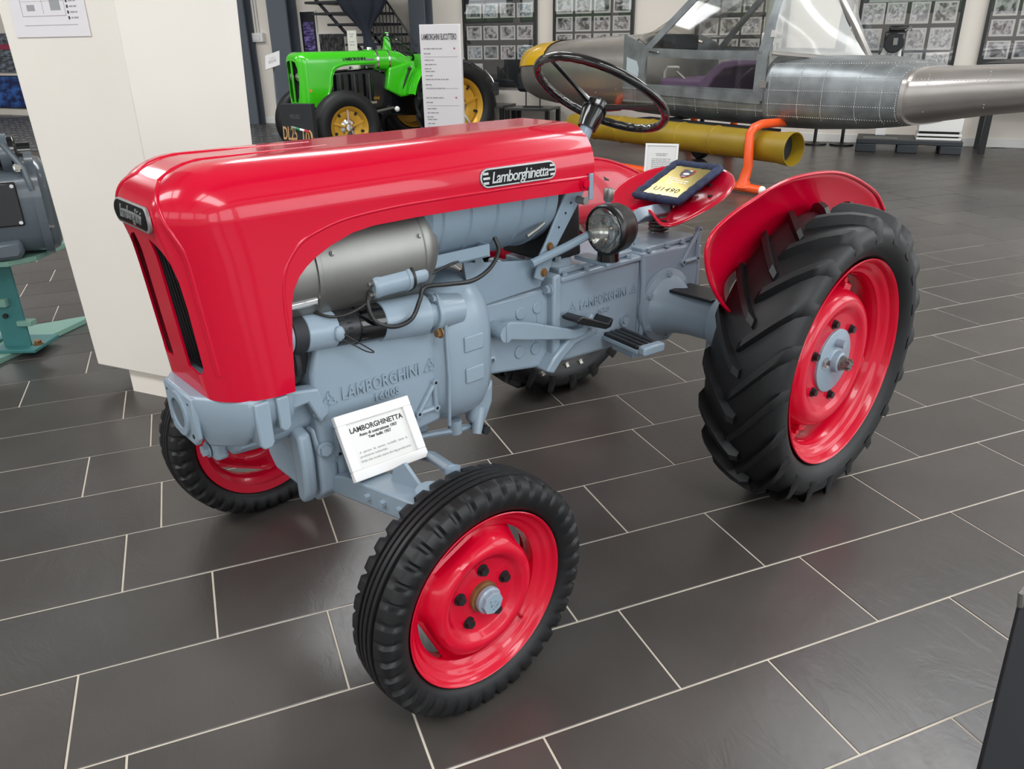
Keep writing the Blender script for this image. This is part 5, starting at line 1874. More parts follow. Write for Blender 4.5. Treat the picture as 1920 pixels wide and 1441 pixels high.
# black running gear
MB().xz([(0.10, 0.55), (0.10, 1.02), (-0.62, 1.06), (-0.85, 0.95), (-0.85, 0.55), (-0.3, 0.48)], -0.16, 0.16).build('engine', M_blk, G, bevel=0.02)
for i in range(3):
    MB().cyl((-0.12 - 0.2 * i, 0.17, 0.62), (-0.12 - 0.2 * i, 0.17, 1.0), 0.06, n=16).build('cylinder', M_blk, G)
    MB().cyl((-0.1 - 0.2 * i, 0.16, 1.07), (-0.1 - 0.2 * i, 0.20, 1.07), 0.016, n=8).build('engine_nut', M_chrome, G)
MB().xz([(-0.80, 0.88), (-1.7, 0.88), (-1.75, 0.42), (-0.80, 0.48)], -0.15, 0.15).build('gearbox', M_blk, G, bevel=0.02)
MB().box(0.02, 0.12, -0.55, 0.55, 0.40, 0.47).build('front_axle', M_blk, G, bevel=0.01)
MB().cyl((-0.1, 0.30, 0.66), (-0.55, 0.30, 0.66), 0.02, n=10).build('chrome_rod', M_chrome, G)
MB().tube([(-0.05, 0.40, 0.50), (-0.80, 0.28, 0.58)], 0.018, n=10).build('drag_link', M_alu, G)
MB().ball((-0.86, 0.26, 0.56), 0.035, 14, 8).build('lever_ball', M_white, G)
text('engine_lettering', 'LAMBORGHINI', 0.05, M_goldp, G, plane_m((-0.50, 0.165, 0.70), (-1, 0, 0), (0, 0, 1)), depth=0.002)
MB().tube([(-0.95, 0.22, 0.75), (-1.08, 0.26, 1.03)], 0.014, n=8).build('gear_lever', M_blk, G)
MB().ball((-1.08, 0.26, 1.04), 0.025, 12, 8).build('lever_knob', M_blk, G)
# steering wheel
gc = Vector((-1.07, 0.0, 1.285))
gn = Vector((-math.sin(0.72), 0, math.cos(0.72)))
gu = Vector((math.cos(0.72), 0, math.sin(0.72)))
gsw = MB().tube([gc + gu * (0.235 * math.cos(a)) + Vector((0, 0.235 * math.sin(a), 0)) for a in (2 * PI * i / 48 for i in range(48))], 0.018, n=8, closed=True).build('steering_wheel', M_bake, G)
for k in range(3):
    a = 0.3 + k * 2.094
    MB().tube([gc - gn * 0.05, gc + gu * (0.21 * math.cos(a)) + Vector((0, 0.21 * math.sin(a), 0))], 0.009, n=6).build('spoke', M_bake, gsw)
MB().lathe([(0.001, 0.02), (0.035, 0.015), (0.03, -0.06), (0.001, -0.06)], gc - gn * 0.05, gn, 18).build('wheel_hub', M_bake, gsw)
MB().cyl(gc - gn * 0.08, gc - gn * 0.45, 0.02, n=12).build('steering_column', M_blk, G)


def g_wheel(c, sgn, R, W, rr, rear=False):
    c = Vector(c)
    ax = Vector((0, sgn, 0))
    if rear:
        o = obj_of('tyre', tyre_rear_mesh(R - 0.03, W, rr, 16, 0.42, 0.032, M_rub), G)
        o.matrix_local = Matrix.Translation(c)
    else:
        half = [(rr - .01, W * .6), (rr + .03, W * .9), (rr + (R - rr) * .55, W), (R - .05, W * .93), (R - .015, W * .78), (R - .004, W * .66), (R - .014, W * .60), (R - .014, W * .46), (R, W * .40), (R, W * .18), (R - .014, W * .15), (R - .014, W * .06), (R, 0.0)]
        MB().lathe(half + [(r, -y) for r, y in half[::-1][1:]], c, ax, 72).build('tyre', M_rub, G, ang=40)
    rim = MB().lathe([(rr, W * .72), (rr + .01, W * .76), (rr + .006, W * .66), (rr - .03, W * .5), (rr - .045, W * .3), (rr - .045, -W * .3), (rr - .03, -W * .5), (rr, -W * .72), (rr - .01, -W * .72), (rr - .055, -W * .3), (rr - .055, W * .3), (rr - .02, W * .62)], c, ax, 56, loop=True).build('wheel_rim', M_goldp, G, ang=40)
    MB().lathe([(rr - .05, W * .2), (rr * .80, W * .42), (rr * .6, W * .40), (rr * .42, W * .30), (rr * .40, W * .12), (rr * .5, W * .10), (rr - .06, W * .05)], c, ax, 56).build('wheel_disc', M_goldp, rim, ang=40)
    MB().lathe([(0.001, W * .62), (rr * .16, W * .6), (rr * .22, W * .35), (rr * .42, W * .18)], c, ax, 32).build('hub_cap', M_chrome, rim)
    for k in range(5):
        a = 0.3 + k * 2 * PI / 5
        m = frame(c + ax * W * .44, ax, (math.cos(a), 0, math.sin(a)))
        MB().box(rr * .22, rr * .95, -0.012, 0.012, -0.012, 0.008, m).build('wheel_spoke', M_chrome if k % 2 else M_goldp, rim)
        m2 = frame(c + ax * W * .44, ax, (math.cos(a + .6), 0, math.sin(a + .6)))
        MB().box(rr * .70, rr * .86, -0.014, 0.014, -0.004, 0.010, m2).build('disc_slot', M_gap, rim)
    return rim


for sgn in (1, -1):
    g_wheel((0.02, 0.60 * sgn, 0.42), sgn, 0.42, 0.105, 0.235)
    g_wheel((-1.55, 0.60 * sgn, 0.575), sgn, 0.575, 0.14, 0.34, True)
    fo_ = catmull([(-1.02, 0.74, 0), (-1.08, 0.90, 0), (-1.20, 1.05, 0), (-1.38, 1.16, 0), (-1.58, 1.20, 0), (-1.80, 1.15, 0)])
    MB().grid([[(p.x, y * sgn, p.y - dz) for p in fo_] for y, dz in ((0.26, 0.06), (0.28, 0.015), (0.33, 0.0), (0.44, 0.0), (0.47, 0.015))]).build('mudguard', M_green, G, ang=60)
    fo2 = [(p.x, p.y) for p in fo_]
    MB().xz(fo2 + [(-1.80, 0.80), (-1.05, 0.72)], min(sgn * .255, sgn * .265), max(sgn * .255, sgn * .265)).build('mudguard_side', M_green, G)
MB().box(-1.55, -1.05, -0.20, 0.20, 0.98, 1.02).build('seat', M_blk, G, bevel=0.02)
MB().box(-1.50, -1.44, -0.03, 0.03, 1.0, 1.15).build('seat_post', M_green, G)

# black poster board standing in front of the green tractor
PBM = Matrix.Translation((-2.36, 9.22, 0)) @ Matrix.Rotation(math.radians(-14), 4, 'Z')
pbo = thing('poster_board', 'black standing board with gold DL25_10 lettering before the green tractor', 'sign', PBM)
MB().box(-0.19, 0.19, 0.0, 0.10, 0.0, 0.75).build('board', M_blackmat, pbo, bevel=0.004)
FM = plane_m((0, -0.001, 0), (1, 0, 0), (0, 0, 1))
M_goldt = mat('gold_print', '#C79A63', 0.5)
text('board_lettering', 'DL25', 0.20, M_goldt, pbo, plane_m((-0.10, -0.002, 0.43), (1, 0, -0.05), (0, 0, 1)), depth=0.001, bold=0.003, sx=0.40)
text('board_lettering', '10', 0.20, M_goldt, pbo, plane_m((0.085, -0.002, 0.39), (1, 0, -0.05), (0, 0, 1)), depth=0.001, bold=0.003, sx=0.5)
MB().tube([(-0.03, -0.002, 0.265), (0.03, -0.002, 0.235), (0.10, -0.002, 0.195), (0.155, -0.002, 0.225), (0.17, -0.002, 0.33), (0.16, -0.002, 0.44), (0.14, -0.002, 0.47)], 0.011, n=6).build('flourish', M_goldt, pbo)
for i, c_ in enumerate(('#8B8F86', '#2E8B50', '#F2F2F0', '#C3283A')):
    MB().tube([(-0.075 + i * 0.052, -0.003, 0.505 - i * 0.012), (-0.023 + i * 0.052, -0.003, 0.493 - i * 0.012)], 0.013, n=6).build('flag_stripe', mat('flag' + c_, c_, 0.5), pbo)
text('board_dates', '1952-2022', 0.06, mat('dim_print', '#5E5A55', 0.6), pbo, plane_m((-0.02, -0.002, 0.615), (1, 0, -0.03), (0, 0, 1)), depth=0.001, sx=0.5)

# tall white information panel
IPM = Matrix.Translation((-0.66, 8.48, 0)) @ Matrix.Rotation(math.radians(-12), 4, 'Z')
ip = thing('info_panel', 'tall white information panel headed LAMBORGHINI ELICOTTERO behind the red bonnet', 'sign', IPM)
MB().prism([(-0.21, 0), (0.20, 0), (0.21, 0.012), (0.21, 0.06), (-0.21, 0.06)], 0.0, 1.52).build('panel', mat('panel_white', '#CFCBCC', 0.45), ip, bevel=0.003)
MB().box(-0.24, 0.24, -0.06, 0.14, 0.0, 0.02).build('panel_base', M_steel, ip, bevel=0.003)
text('panel_title', 'LAMBORGHINI ELICOTTERO', 0.078, M_print, ip, plane_m((-0.01, -0.002, 1.405), (1, 0, 0), (0, 0, 1)), depth=0.0006, bold=0.0004, sx=0.36)
PL = plane_m((0, -0.0005, 0), (1, 0, 0), (0, 0, 1))
rws = []
for zb in (1.30, 0.84):
    rws += [(zb, 0.19, -0.08), (zb - 0.045, 0.07, -0.14), (zb - 0.105, 0.10, -0.12), (zb - 0.145, 0.12, -0.11), (zb - 0.185, 0.07, -0.14), (zb - 0.21, 0.10, -0.12), (zb - 0.25, 0.08, -0.13),
            (zb - 0.285, 0.24, -0.05), (zb - 0.335, 0.07, -0.14), (zb - 0.37, 0.20, -0.07)]
lines(ip, PL, 1, 1, rws, thick=0.010, mt=mat('panel_print', '#8E8A8C', 0.7), nm='panel_text')
for zb in (1.225, 0.93, 0.765):
    MB().box(-0.17, 0.17, zb - 0.0015, zb + 0.0015, 0.0004, 0.0009, PL).build('panel_rule', M_fog, ip)
for zb in (1.30, 0.84):
    MB().box(0.135, 0.15, zb - 0.008, zb + 0.008, 0.0004, 0.0009, PL).build('panel_flag', mat('flag_red', '#B0404A', 0.6), ip)
MB().tube([tuple(PL @ Vector((-0.13 + 0.03 * math.cos(a), 0.50 + 0.045 * math.sin(a), 0.0))) for a in (PI / 2, PI / 2 + 2.094, PI / 2 + 4.189)], 0.0015, n=5, closed=True).build('panel_emblem', M_fog, ip)

# framed card standing on the floor before the helicopter
CM = Matrix.Translation((1.53, 8.12, 0)) @ Matrix.Rotation(math.radians(-18), 4, 'Z') @ Matrix.Rotation(math.radians(-8), 4, 'X')
cs = thing('framed_card', 'small white framed text card standing on the floor beside the helicopter skid', 'sign', CM)
b = MB()
for x0, x1, z0, z1 in ((-0.165, 0.165, 0.38, 0.40), (-0.165, 0.165, 0.0, 0.02), (-0.165, -0.145, 0.02, 0.38), (0.145, 0.165, 0.02, 0.38)):
    b.box(x0, x1, 0, 0.015, z0, z1)
b.build('frame', M_wframe, cs)
MB().box(-0.147, 0.147, 0.006, 0.012, 0.018, 0.382).build('card', M_paper, cs)
lines(cs, plane_m((0, 0.0056, 0), (1, 0, 0), (0, 0, 1)), 1, 1, [(0.30, 0.12, 0), (0.285, 0.10, 0)] + [(0.25 - 0.018 * i, 0.19, 0) for i in range(9)], thick=0.008, mt=M_fog, nm='card_text')
MB().box(-0.09, 0.09, 0.015, 0.16, 0.0, 0.02).build('card_foot', M_wframe, cs)

# ------------------------------------------------------------------ things along the back wall (hall frame)
def hall_thing(name, label, cat, x, y, z=0, rz=0, group=None):
    return thing(name, label, cat, HALL @ Matrix.Translation((x, y, z)) @ Matrix.Rotation(rz, 4, 'Z'), group)


PH_M = []
for i in range(6):
    m = bpy.data.materials.new('photo_print_%d' % i)
    m.use_nodes = True
    nt_ = m.node_tree
    bsd = nt_.nodes['Principled BSDF']
    bsd.inputs['Roughness'].default_value = 0.4
    tcx = nt_.nodes.new('ShaderNodeTexCoord')
    oi_ = nt_.nodes.new('ShaderNodeObjectInfo')
    ad = nt_.nodes.new('ShaderNodeVectorMath')
    ad.operation = 'ADD'
    nt_.links.new(tcx.outputs['Object'], ad.inputs[0])
    nt_.links.new(oi_.outputs['Location'], ad.inputs[1])
    nz_ = nt_.nodes.new('ShaderNodeTexNoise')
    nz_.inputs['Scale'].default_value = (11, 16, 20, 9, 14, 24)[i]
    nz_.inputs['Detail'].default_value = 3
    nz_.inputs['Distortion'].default_value = 0.8
    nt_.links.new(ad.outputs[0], nz_.inputs['Vector'])
    rp_ = nt_.nodes.new('ShaderNodeValToRGB')
    rp_.color_ramp.elements[0].position = 0.40
    rp_.color_ramp.elements[1].position = 0.60
    lo, hi = [((.03, .03, .035), (.55, .55, .56)), ((.06, .05, .06), (.62, .58, .60)), ((.30, .30, .32), (.78, .77, .76)), ((.02, .03, .04), (.40, .42, .45)), ((.08, .07, .07), (.70, .68, .66)), ((.10, .16, .22), (.65, .66, .66))][i]
    rp_.color_ramp.elements[0].color = (*lo, 1)
    rp_.color_ramp.elements[1].color = (*hi, 1)
    nt_.links.new(nz_.outputs['Fac'], rp_.inputs[0])
    nt_.links.new(rp_.outputs[0], bsd.inputs['Base Color'])
    PH_M.append(m)
M_mount = mat('photo_mount', '#DCDAD6', 0.6)
rph = random.Random(5)


def board(label, x0, x1, z0, z1, cells, mats, glass=True):
    bt = hall_thing('photo_board', label, 'photo board', (x0 + x1) / 2, 0, 0, 0, 'photo boards on the back wall')
    o = -(x0 + x1) / 2
    MB().box(x0 + o, x1 + o, -0.05, -0.002, z0, z1).build('board', M_board, bt, bevel=0.004)
    ff = MB()
    for a in ((x0, x0 + .035, z0, z1), (x1 - .035, x1, z0, z1), (x0 + .035, x1 - .035, z0, z0 + .035), (x0 + .035, x1 - .035, z1 - .035, z1)):
        ff.box(a[0] + o, a[1] + o, -0.075, -0.045, a[2], a[3])
    ff.build('board_frame', M_black, bt, bevel=0.003)
    for (a, b_, c, d, kind) in cells:
        ph = MB().box(a + o, b_ + o, -0.058, -0.050, c, d).build('photo', M_mount, bt)
        w, h = b_ - a, d - c
        if kind == 'paper':
            lines(ph, plane_m(((a + b_) / 2 + o, -0.0576, (c + d) / 2), (1, 0, 0), (0, 0, 1)), 1, 1, [((h / 2 - 0.04) - 0.022 * i, w * 0.7, 0) for i in range(int(h / 0.026))], thick=0.006, mt=M_fog, nm='paper_text')
        else:
            i_ = MB().box(-w / 2 + w * .09, w / 2 - w * .09, -0.002, 0.0, -h / 2 + h * .11, h / 2 - h * .08).build('picture', rph.choice(mats), ph)
            i_.location = ((a + b_) / 2 + o, -0.058, (c + d) / 2)
    if glass:
        MB().box(x0 + o + .03, x1 + o - .03, -0.068, -0.066, z0 + .03, z1 - .03).build('glass_pane', clear_mat('board_glass', (0.97, 0.97, 0.97), 0.075, 0.01), bt)
    return bt


def grid_cells(cols, rows, drop=()):
    out = []
    for j, (zt, zb) in enumerate(rows):
        for i, (a, b_) in enumerate(cols):
            if (i, j) not in drop:
                out.append((a, b_, zb, zt, 'photo'))
    return out


c1 = [(4.24, 4.50), (4.53, 4.78), (4.82, 5.07), (5.10, 5.36)]
board('glazed black board of framed photographs beside the green tractor wheel', 4.18, 5.42, 0.68, 2.55,
      grid_cells(c1, [(2.48, 2.28), (2.18, 1.97), (1.87, 1.67), (1.56, 1.36), (1.28, 1.08)]) + [(4.30, 4.50, 0.76, 1.02, 'paper')], [PH_M[0], PH_M[1], PH_M[3], PH_M[5]])
c2 = [(5.74, 6.00), (6.04, 6.29), (6.33, 6.58), (6.62, 6.88)]
board('glazed black board of framed photographs above the helicopter nose', 5.69, 6.93, 0.88, 2.55,
      grid_cells(c2, [(2.40, 2.18), (2.14, 1.94), (1.90, 1.70), (1.66, 1.46), (1.43, 1.23)]), [PH_M[0], PH_M[1], PH_M[4]])
c25 = [(7.88, 8.14), (8.17, 8.43), (8.46, 8.72), (8.75, 9.01)]
board('glazed black board seen through the helicopter cabin', 7.82, 9.07, 0.88, 2.55, grid_cells(c25, [(2.40, 2.18), (2.14, 1.94), (1.88, 1.66), (1.60, 1.38), (1.33, 1.11)]), [PH_M[2], PH_M[4]])
c3 = [(9.97, 10.24), (10.26, 10.49), (10.54, 10.76), (10.80, 11.07)]
board('glazed black board of pale drawings behind the tail boom joint', 9.93, 11.14, 0.88, 2.55,
      grid_cells(c3, [(2.37, 2.10), (2.05, 1.79), (1.73, 1.48), (1.43, 1.17), (1.14, 0.94)], {(1, 3)}), [PH_M[2], PH_M[2], PH_M[4]])
c4 = [(11.46, 11.72), (11.76, 12.02), (12.06, 12.32)]
board('glazed black board of photographs at the far right edge', 11.40, 12.40, 0.98, 2.55,
      grid_cells(c4, [(2.30, 2.08), (2.02, 1.80), (1.75, 1.55), (1.51, 1.32), (1.27, 1.06)]), [PH_M[1], PH_M[3], PH_M[0]])

# low black tables below the first board, with black padded exhibits
def table(label, x0, x1, y0, y1, h, z_leg=0.05):
    t = hall_thing('low_table', label, 'table', (x0 + x1) / 2, (y0 + y1) / 2, 0, 0, 'low black tables at the wall')
    w, d = (x1 - x0) / 2, (y1 - y0) / 2
    MB().box(-w, w, -d, d, h - 0.035, h).build('table_top', mat('table_top_grey', '#4A4B4B', 0.3), t, bevel=0.004)
    for a in (-1, 1):
        for c in (-1, 1):
            MB().box(a * (w - z_leg / 2) - z_leg / 2, a * (w - z_leg / 2) + z_leg / 2, c * (d - z_leg / 2) - z_leg / 2, c * (d - z_leg / 2) + z_leg / 2, 0, h - 0.035).build('leg', M_black, t, bevel=0.003)
    return t


table('low black table carrying a white ECO block beside the green tractor', 4.56, 5.09, -0.62, -0.10, 0.44, 0.06)
table('low black table carrying a rounded black box on two rods', 5.12, 5.84, -0.62, -0.10, 0.41, 0.06)
eb = hall_thing('battery_box', 'black engine box with grey end cover on the low table', 'engine box', 4.72, -0.36, 0.44)
MB().box(-0.17, 0.09, -0.12, 0.12, 0.11, 0.34).build('box_body', M_blackmat, eb, bevel=0.03, seg=3)
MB().box(0.03, 0.15, -0.125, 0.115, 0.13, 0.32).build('end_cover', mat('grey_plastic', '#43484C', 0.5), eb, bevel=0.02)
MB().box(-0.14, 0.10, -0.08, 0.08, 0.0, 0.11).build('box_stand', M_black, eb)
text('box_lettering', 'Lamborghini', 0.035, M_white, eb, plane_m((-0.09, -0.1205, 0.25), (1, 0, 0), (0, 0, 1)), depth=0.001, sx=0.8)
MB().cyl((-0.08, 0.0, 0.34), (-0.08, 0.0, 0.53), 0.02, n=12).build('chrome_pipe', M_chrome, eb)
MB().tube([(-0.03, 0, 0.50), (0.08, 0, 0.38), (0.12, -0.02, 0.32)], 0.008, n=8).build('lever', M_chrome, eb)
ec = hall_thing('eco_block', 'white block with green ECO lettering on the low table', 'sign', 4.67, -0.56, 0.44)
MB().box(-0.12, 0.10, -0.02, 0.02, 0, 0.11).build('block', M_white, ec, bevel=0.012, seg=3)
text('eco_lettering', 'ECO', 0.10, mat('eco_green', '#1F4A33', 0.5), ec, plane_m((-0.01, -0.021, 0.055), (1, 0, 0), (0, 0, 1)), depth=0.001, bold=0.002)
hb = hall_thing('padded_box', 'rounded black padded box raised on two thin rods', 'box', 5.44, -0.36, 0.41)
MB().box(-0.19, 0.19, -0.10, 0.10, 0.22, 0.50).build('box_body', M_blackmat, hb, bevel=0.06, seg=4)
MB().box(-0.185, 0.185, -0.104, 0.104, 0.325, 0.331).build('box_seam', M_black, hb)
text('box_lettering', 'Lamborghini', 0.035, M_white, hb, plane_m((-0.03, -0.1005, 0.40), (1, 0, 0), (0, 0, 1)), depth=0.001, sx=0.8)
for x in (-0.07, 0.16):
    MB().cyl((x, 0, 0.0), (x, 0, 0.23), 0.010, n=8).build('rod', M_black, hb)
MB().box(-0.10, 0.19, -0.06, 0.06, 0.0, 0.012).build('rod_base', M_black, hb)
stl = hall_thing('barrier_post', 'short black post with a flared disc beside the green tractor wheel', 'post', 4.52, -1.35)
MB().lathe([(0.001, 0), (0.11, 0), (0.11, 0.02), (0.05, 0.03), (0.045, 0.20), (0.06, 0.22), (0.13, 0.235), (0.13, 0.25), (0.04, 0.26), (0.03, 0.45), (0.001, 0.45)], n=24).build('post', M_black, stl)
wt = table('black table with square legs at the far right wall', 11.55, 12.6, -0.75, -0.12, 0.62, 0.07)

# pallet with white steps, lamp bases, engine on stand
pa = hall_thing('pallet', 'dark plastic pallet on the floor below the tail boom', 'pallet', 10.75, -0.62)
MB().box(-0.60, 0.60, -0.32, 0.32, 0.10, 0.155).build('deck', mat('pallet_plastic', '#32363A', 0.5), pa, bevel=0.008)
for x in (-0.48, 0.0, 0.48):
    for y in (-0.25, 0.25):
        MB().box(x - 0.12, x + 0.12, y - 0.07, y + 0.07, 0.0, 0.10).build('block', mat('pallet_plastic', '#32363A', 0.5), pa, bevel=0.01)
ws = hall_thing('white_box', 'low white louvred box standing on the dark pallet', 'box', 11.08, -0.60, 0.155)
MB().box(-0.24, 0.24, -0.22, 0.22, 0.10, 0.26).build('box_top', M_white, ws, bevel=0.006)
for z in (0.0, 0.045):
    MB().box(-0.25, 0.25, -0.23, 0.23, z, z + 0.026).build('louvre', M_white, ws, bevel=0.004)
MB().box(-0.22, 0.22, -0.2, 0.2, 0.0, 0.10).build('box_core', M_gap, ws)
tr2 = hall_thing('tray', 'black tray with a pale edge lying on the dark pallet', 'tray', 10.42, -0.78, 0.156)
MB().box(-0.20, 0.20, -0.12, 0.12, 0.0, 0.02).build('tray_base', M_blackmat, tr2)
MB().box(-0.20, 0.20, -0.13, -0.12, 0.0, 0.035).build('tray_rim', M_alu, tr2)
for i, (wx_, wy_) in enumerate(((4.18, 11.10), (4.50, 10.97))):
    q_ = iH @ Vector((wx_, wy_, 0))
    ls = hall_thing('barrier_post', ('black round-based post under the fuselage, left of two', 'black round-based post under the fuselage, right of two')[i], 'post', q_.x, q_.y, 0, 0, 'round-based posts under the fuselage')
    MB().lathe([(0.001, 0), (0.155, 0), (0.155, 0.02), (0.03, 0.035), (0.022, 0.04), (0.022, 0.95), (0.001, 0.96)], n=30).build('post', M_black, ls)
en = hall_thing('display_engine', 'black engine on a white stand behind the tail boom', 'engine', 10.42, -0.42, 0.0)
MB().box(-0.14, 0.10, -0.12, 0.12, 1.20, 1.40).build('engine_block', M_blk, en, bevel=0.03)
MB().lathe([(0.02, -0.05), (0.10, -0.05), (0.115, -0.02), (0.115, 0.03), (0.06, 0.05), (0.02, 0.05)], (-0.02, -0.14, 1.26), (0, 1, 0), 28).build('flywheel', M_blackmat, en)
MB().box(-0.10, 0.12, -0.10, 0.10, 1.39, 1.46).build('air_cleaner', M_blk, en, bevel=0.02)
MB().box(-0.03, 0.02, -0.20, -0.18, 1.24, 1.32).build('maker_plate', M_alu, en)
MB().tube([(0.08, -0.1, 1.40), (0.14, -0.1, 1.44), (0.16, -0.1, 1.40)], 0.012, n=8).build('exhaust_stub', M_chrome, en)
MB().tube([(-0.10, 0, 1.20), (-0.13, -0.03, 1.10), (-0.06, -0.06, 1.03), (0.10, -0.06, 1.00)], 0.03, n=10).build('stand_pipe', M_white, en)
MB().tube([(0.05, 0.0, 1.20), (0.06, -0.03, 1.10), (0.14, -0.06, 1.02)], 0.03, n=10).build('stand_pipe', M_white, en)
MB().box(-0.12, 0.28, -0.2, 0.12, 0.93, 1.0).build('stand_tray', mat('tray_grey', '#6D7378', 0.4), en, bevel=0.01)
MB().box(-0.06, 0.06, -0.05, 0.05, 0.16, 0.94).build('stand_post', M_white, en)

# ------------------------------------------------------------------ left side of the hall: columns, stairs, posters
M_col = mat('column_grey', '#5C636C', 0.5, vary=0.05, vscale=2)
for i, (x0, x1, d) in enumerate(((-0.24, 0.0, 0.22), (0.58, 0.98, 0.30), (3.34, 3.62, 0.28))):
    b = MB().box(x0, x1, -d, -d + 0.03, 0, HZ - 0.3).box(x0, x1, -0.04, -0.01, 0, HZ - 0.3)
    xm = (x0 + x1) / 2
    b.box(xm - 0.015, xm + 0.015, -d + 0.03, -0.04, 0, HZ - 0.3)
    hall_part('trim_%d' % (20 + i), b, M_col)


def poster(label, x0, x1, z0, z1, m_img, mf=M_white, b_=0.02):
    p = hall_thing('poster', label, 'poster', (x0 + x1) / 2, 0, 0)
    w = (x1 - x0) / 2
    MB().box(-w, w, -0.03, -0.002, z0, z1).build('poster_frame', mf, p, bevel=0.003)
    o_ = MB().box(-w + b_, w - b_, -0.002, 0.0, -(z1 - z0) / 2 + b_, (z1 - z0) / 2 - b_).build('picture', m_img, p)
    o_.location = (0, -0.031, (z0 + z1) / 2)
    return p


def art(name, lo, hi, sc, stretch=(1, 1, 1)):
    m = mat(name, hi, 0.35)
    nt_ = m.node_tree
    b_ = nt_.nodes['Principled BSDF']
    tc_ = nt_.nodes.new('ShaderNodeTexCoord')
    mp_ = nt_.nodes.new('ShaderNodeMapping')
    mp_.inputs['Scale'].default_value = stretch
    n_ = nt_.nodes.new('ShaderNodeTexNoise')
    n_.inputs['Scale'].default_value = sc
    r_ = nt_.nodes.new('ShaderNodeValToRGB')
    r_.color_ramp.elements[0].position = 0.42
    r_.color_ramp.elements[1].position = 0.66
    r_.color_ramp.elements[0].color = (*lin(lo), 1)
    r_.color_ramp.elements[1].color = (*lin(hi), 1)
    nt_.links.new(tc_.outputs['Object'], mp_.inputs[0])
    nt_.links.new(mp_.outputs[0], n_.inputs['Vector'])
    nt_.links.new(n_.outputs['Fac'], r_.inputs[0])
    nt_.links.new(r_.outputs[0], b_.inputs['Base Color'])
    return m


poster('tall black poster with purple picture beside the grey steel column', 1.03, 1.37, 1.10, 1.86, mat('poster_black', '#1D1F26', 0.35))
pz_ = hall_thing('poster_print', 'purple car picture printed on the tall black poster', 'picture', 1.20, -0.034, 1.46)
MB().box(-0.11, 0.11, -0.002, 0.0, -0.24, 0.22).build('print', art('purple_art', '#2A1F45', '#8E7BC4', 9, (1, 1, 3)), pz_)
poster('wide dark poster with faint white figures next to the tall black poster', 1.38, 1.93, 1.05, 1.51, art('dark_art', '#15171C', '#5C5A58', 12, (2, 1, 1)))
box_ = hall_thing('switch_box', 'white electrical box with two conduits on the wall by the column', 'switch box', 0.11, 0)
MB().box(-0.12, 0.12, -0.08, 0.0, 1.38, 1.53).build('box_body', M_white, box_, bevel=0.01)
MB().box(-0.10, 0.06, -0.09, -0.078, 1.41, 1.50).build('box_cover', M_wframe, box_, bevel=0.004)
for x in (-0.06, 0.0):
    MB().cyl((x, -0.03, 1.53), (x, -0.03, 3.4), 0.014, n=10).build('conduit', M_white, box_)
sg = hall_thing('lectern_sign', 'white tilted text plate on a thin pole left of the green tractor', 'sign', 1.50, -1.5, 0.006)
m = Matrix.Translation((0.05, 0, 1.11)) @ Matrix.Rotation(math.radians(-35), 4, 'X') @ Matrix.Rotation(math.radians(-20), 4, 'Y')
MB().box(-0.13, 0.13, -0.006, 0.006, -0.13, 0.13, m).build('plate', M_wframe, sg)
lines(sg, m @ plane_m((0, -0.0062, 0), (1, 0, 0), (0, 0, 1)), 1, 1, [(0.04, 0.10, 0), (0.0, 0.14, 0), (-0.02, 0.14, 0), (-0.04, 0.14, 0)], thick=0.010, mt=M_fog, nm='plate_text')
MB().cyl((0, 0.02, 0.0), (0.05, 0.01, 1.06), 0.018, n=8).build('pole', M_steel, sg)
MB().cyl((0, 0.02, 0.0), (0, 0.02, 0.015), 0.14, n=24).build('pole_foot', M_steel, sg)

# open staircase rising to the left
M_tread = mat('stair_black', '#1E1F24', 0.5)
stc = hall_thing('staircase', 'black open staircase with thin baluster rail behind the green tractor', 'staircase', 2.7, 0)
steps = [(1.98, 2.98, 1.79), (2.25, 3.12, 1.63), (2.37, 3.23, 1.48), (2.55, 3.34, 1.34), (2.70, 3.45, 1.20), (2.84, 3.56, 1.05), (2.98, 3.67, 0.90), (3.12, 3.78, 0.75), (3.26, 3.89, 0.60), (3.4, 4.0, 0.45), (3.54, 4.11, 0.30), (3.68, 4.2, 0.15),
         (1.86, 2.86, 1.95), (1.72, 2.72, 2.11), (1.58, 2.58, 2.27)]
for a, b_, z in steps:
    MB().box(a - 2.7, b_ - 2.7, -0.95, -0.12, z - 0.035, z).build('tread', M_tread, stc, bevel=0.004)
for y in (-0.90, -0.18):
    MB().tube([(-1.05, y, 2.35), (1.35, y, 0.06)], 0.028, n=4).build('stringer', M_tread, stc)
for i in range(14):
    x = 0.28 + i * 0.062
    zb = 1.64 - (x - 0.28) * 1.0
    MB().cyl((x, -0.97, zb - 0.15), (x, -0.97, zb + 0.90 - 0.12 * i * 0.3), 0.009, n=6).build('baluster', M_tread, stc)
MB().tube([(0.22, -0.97, 2.62), (0.62, -0.97, 1.98), (0.86, -0.97, 1.67), (1.15, -0.97, 1.30)], 0.018, n=8).build('handrail', M_tread, stc)
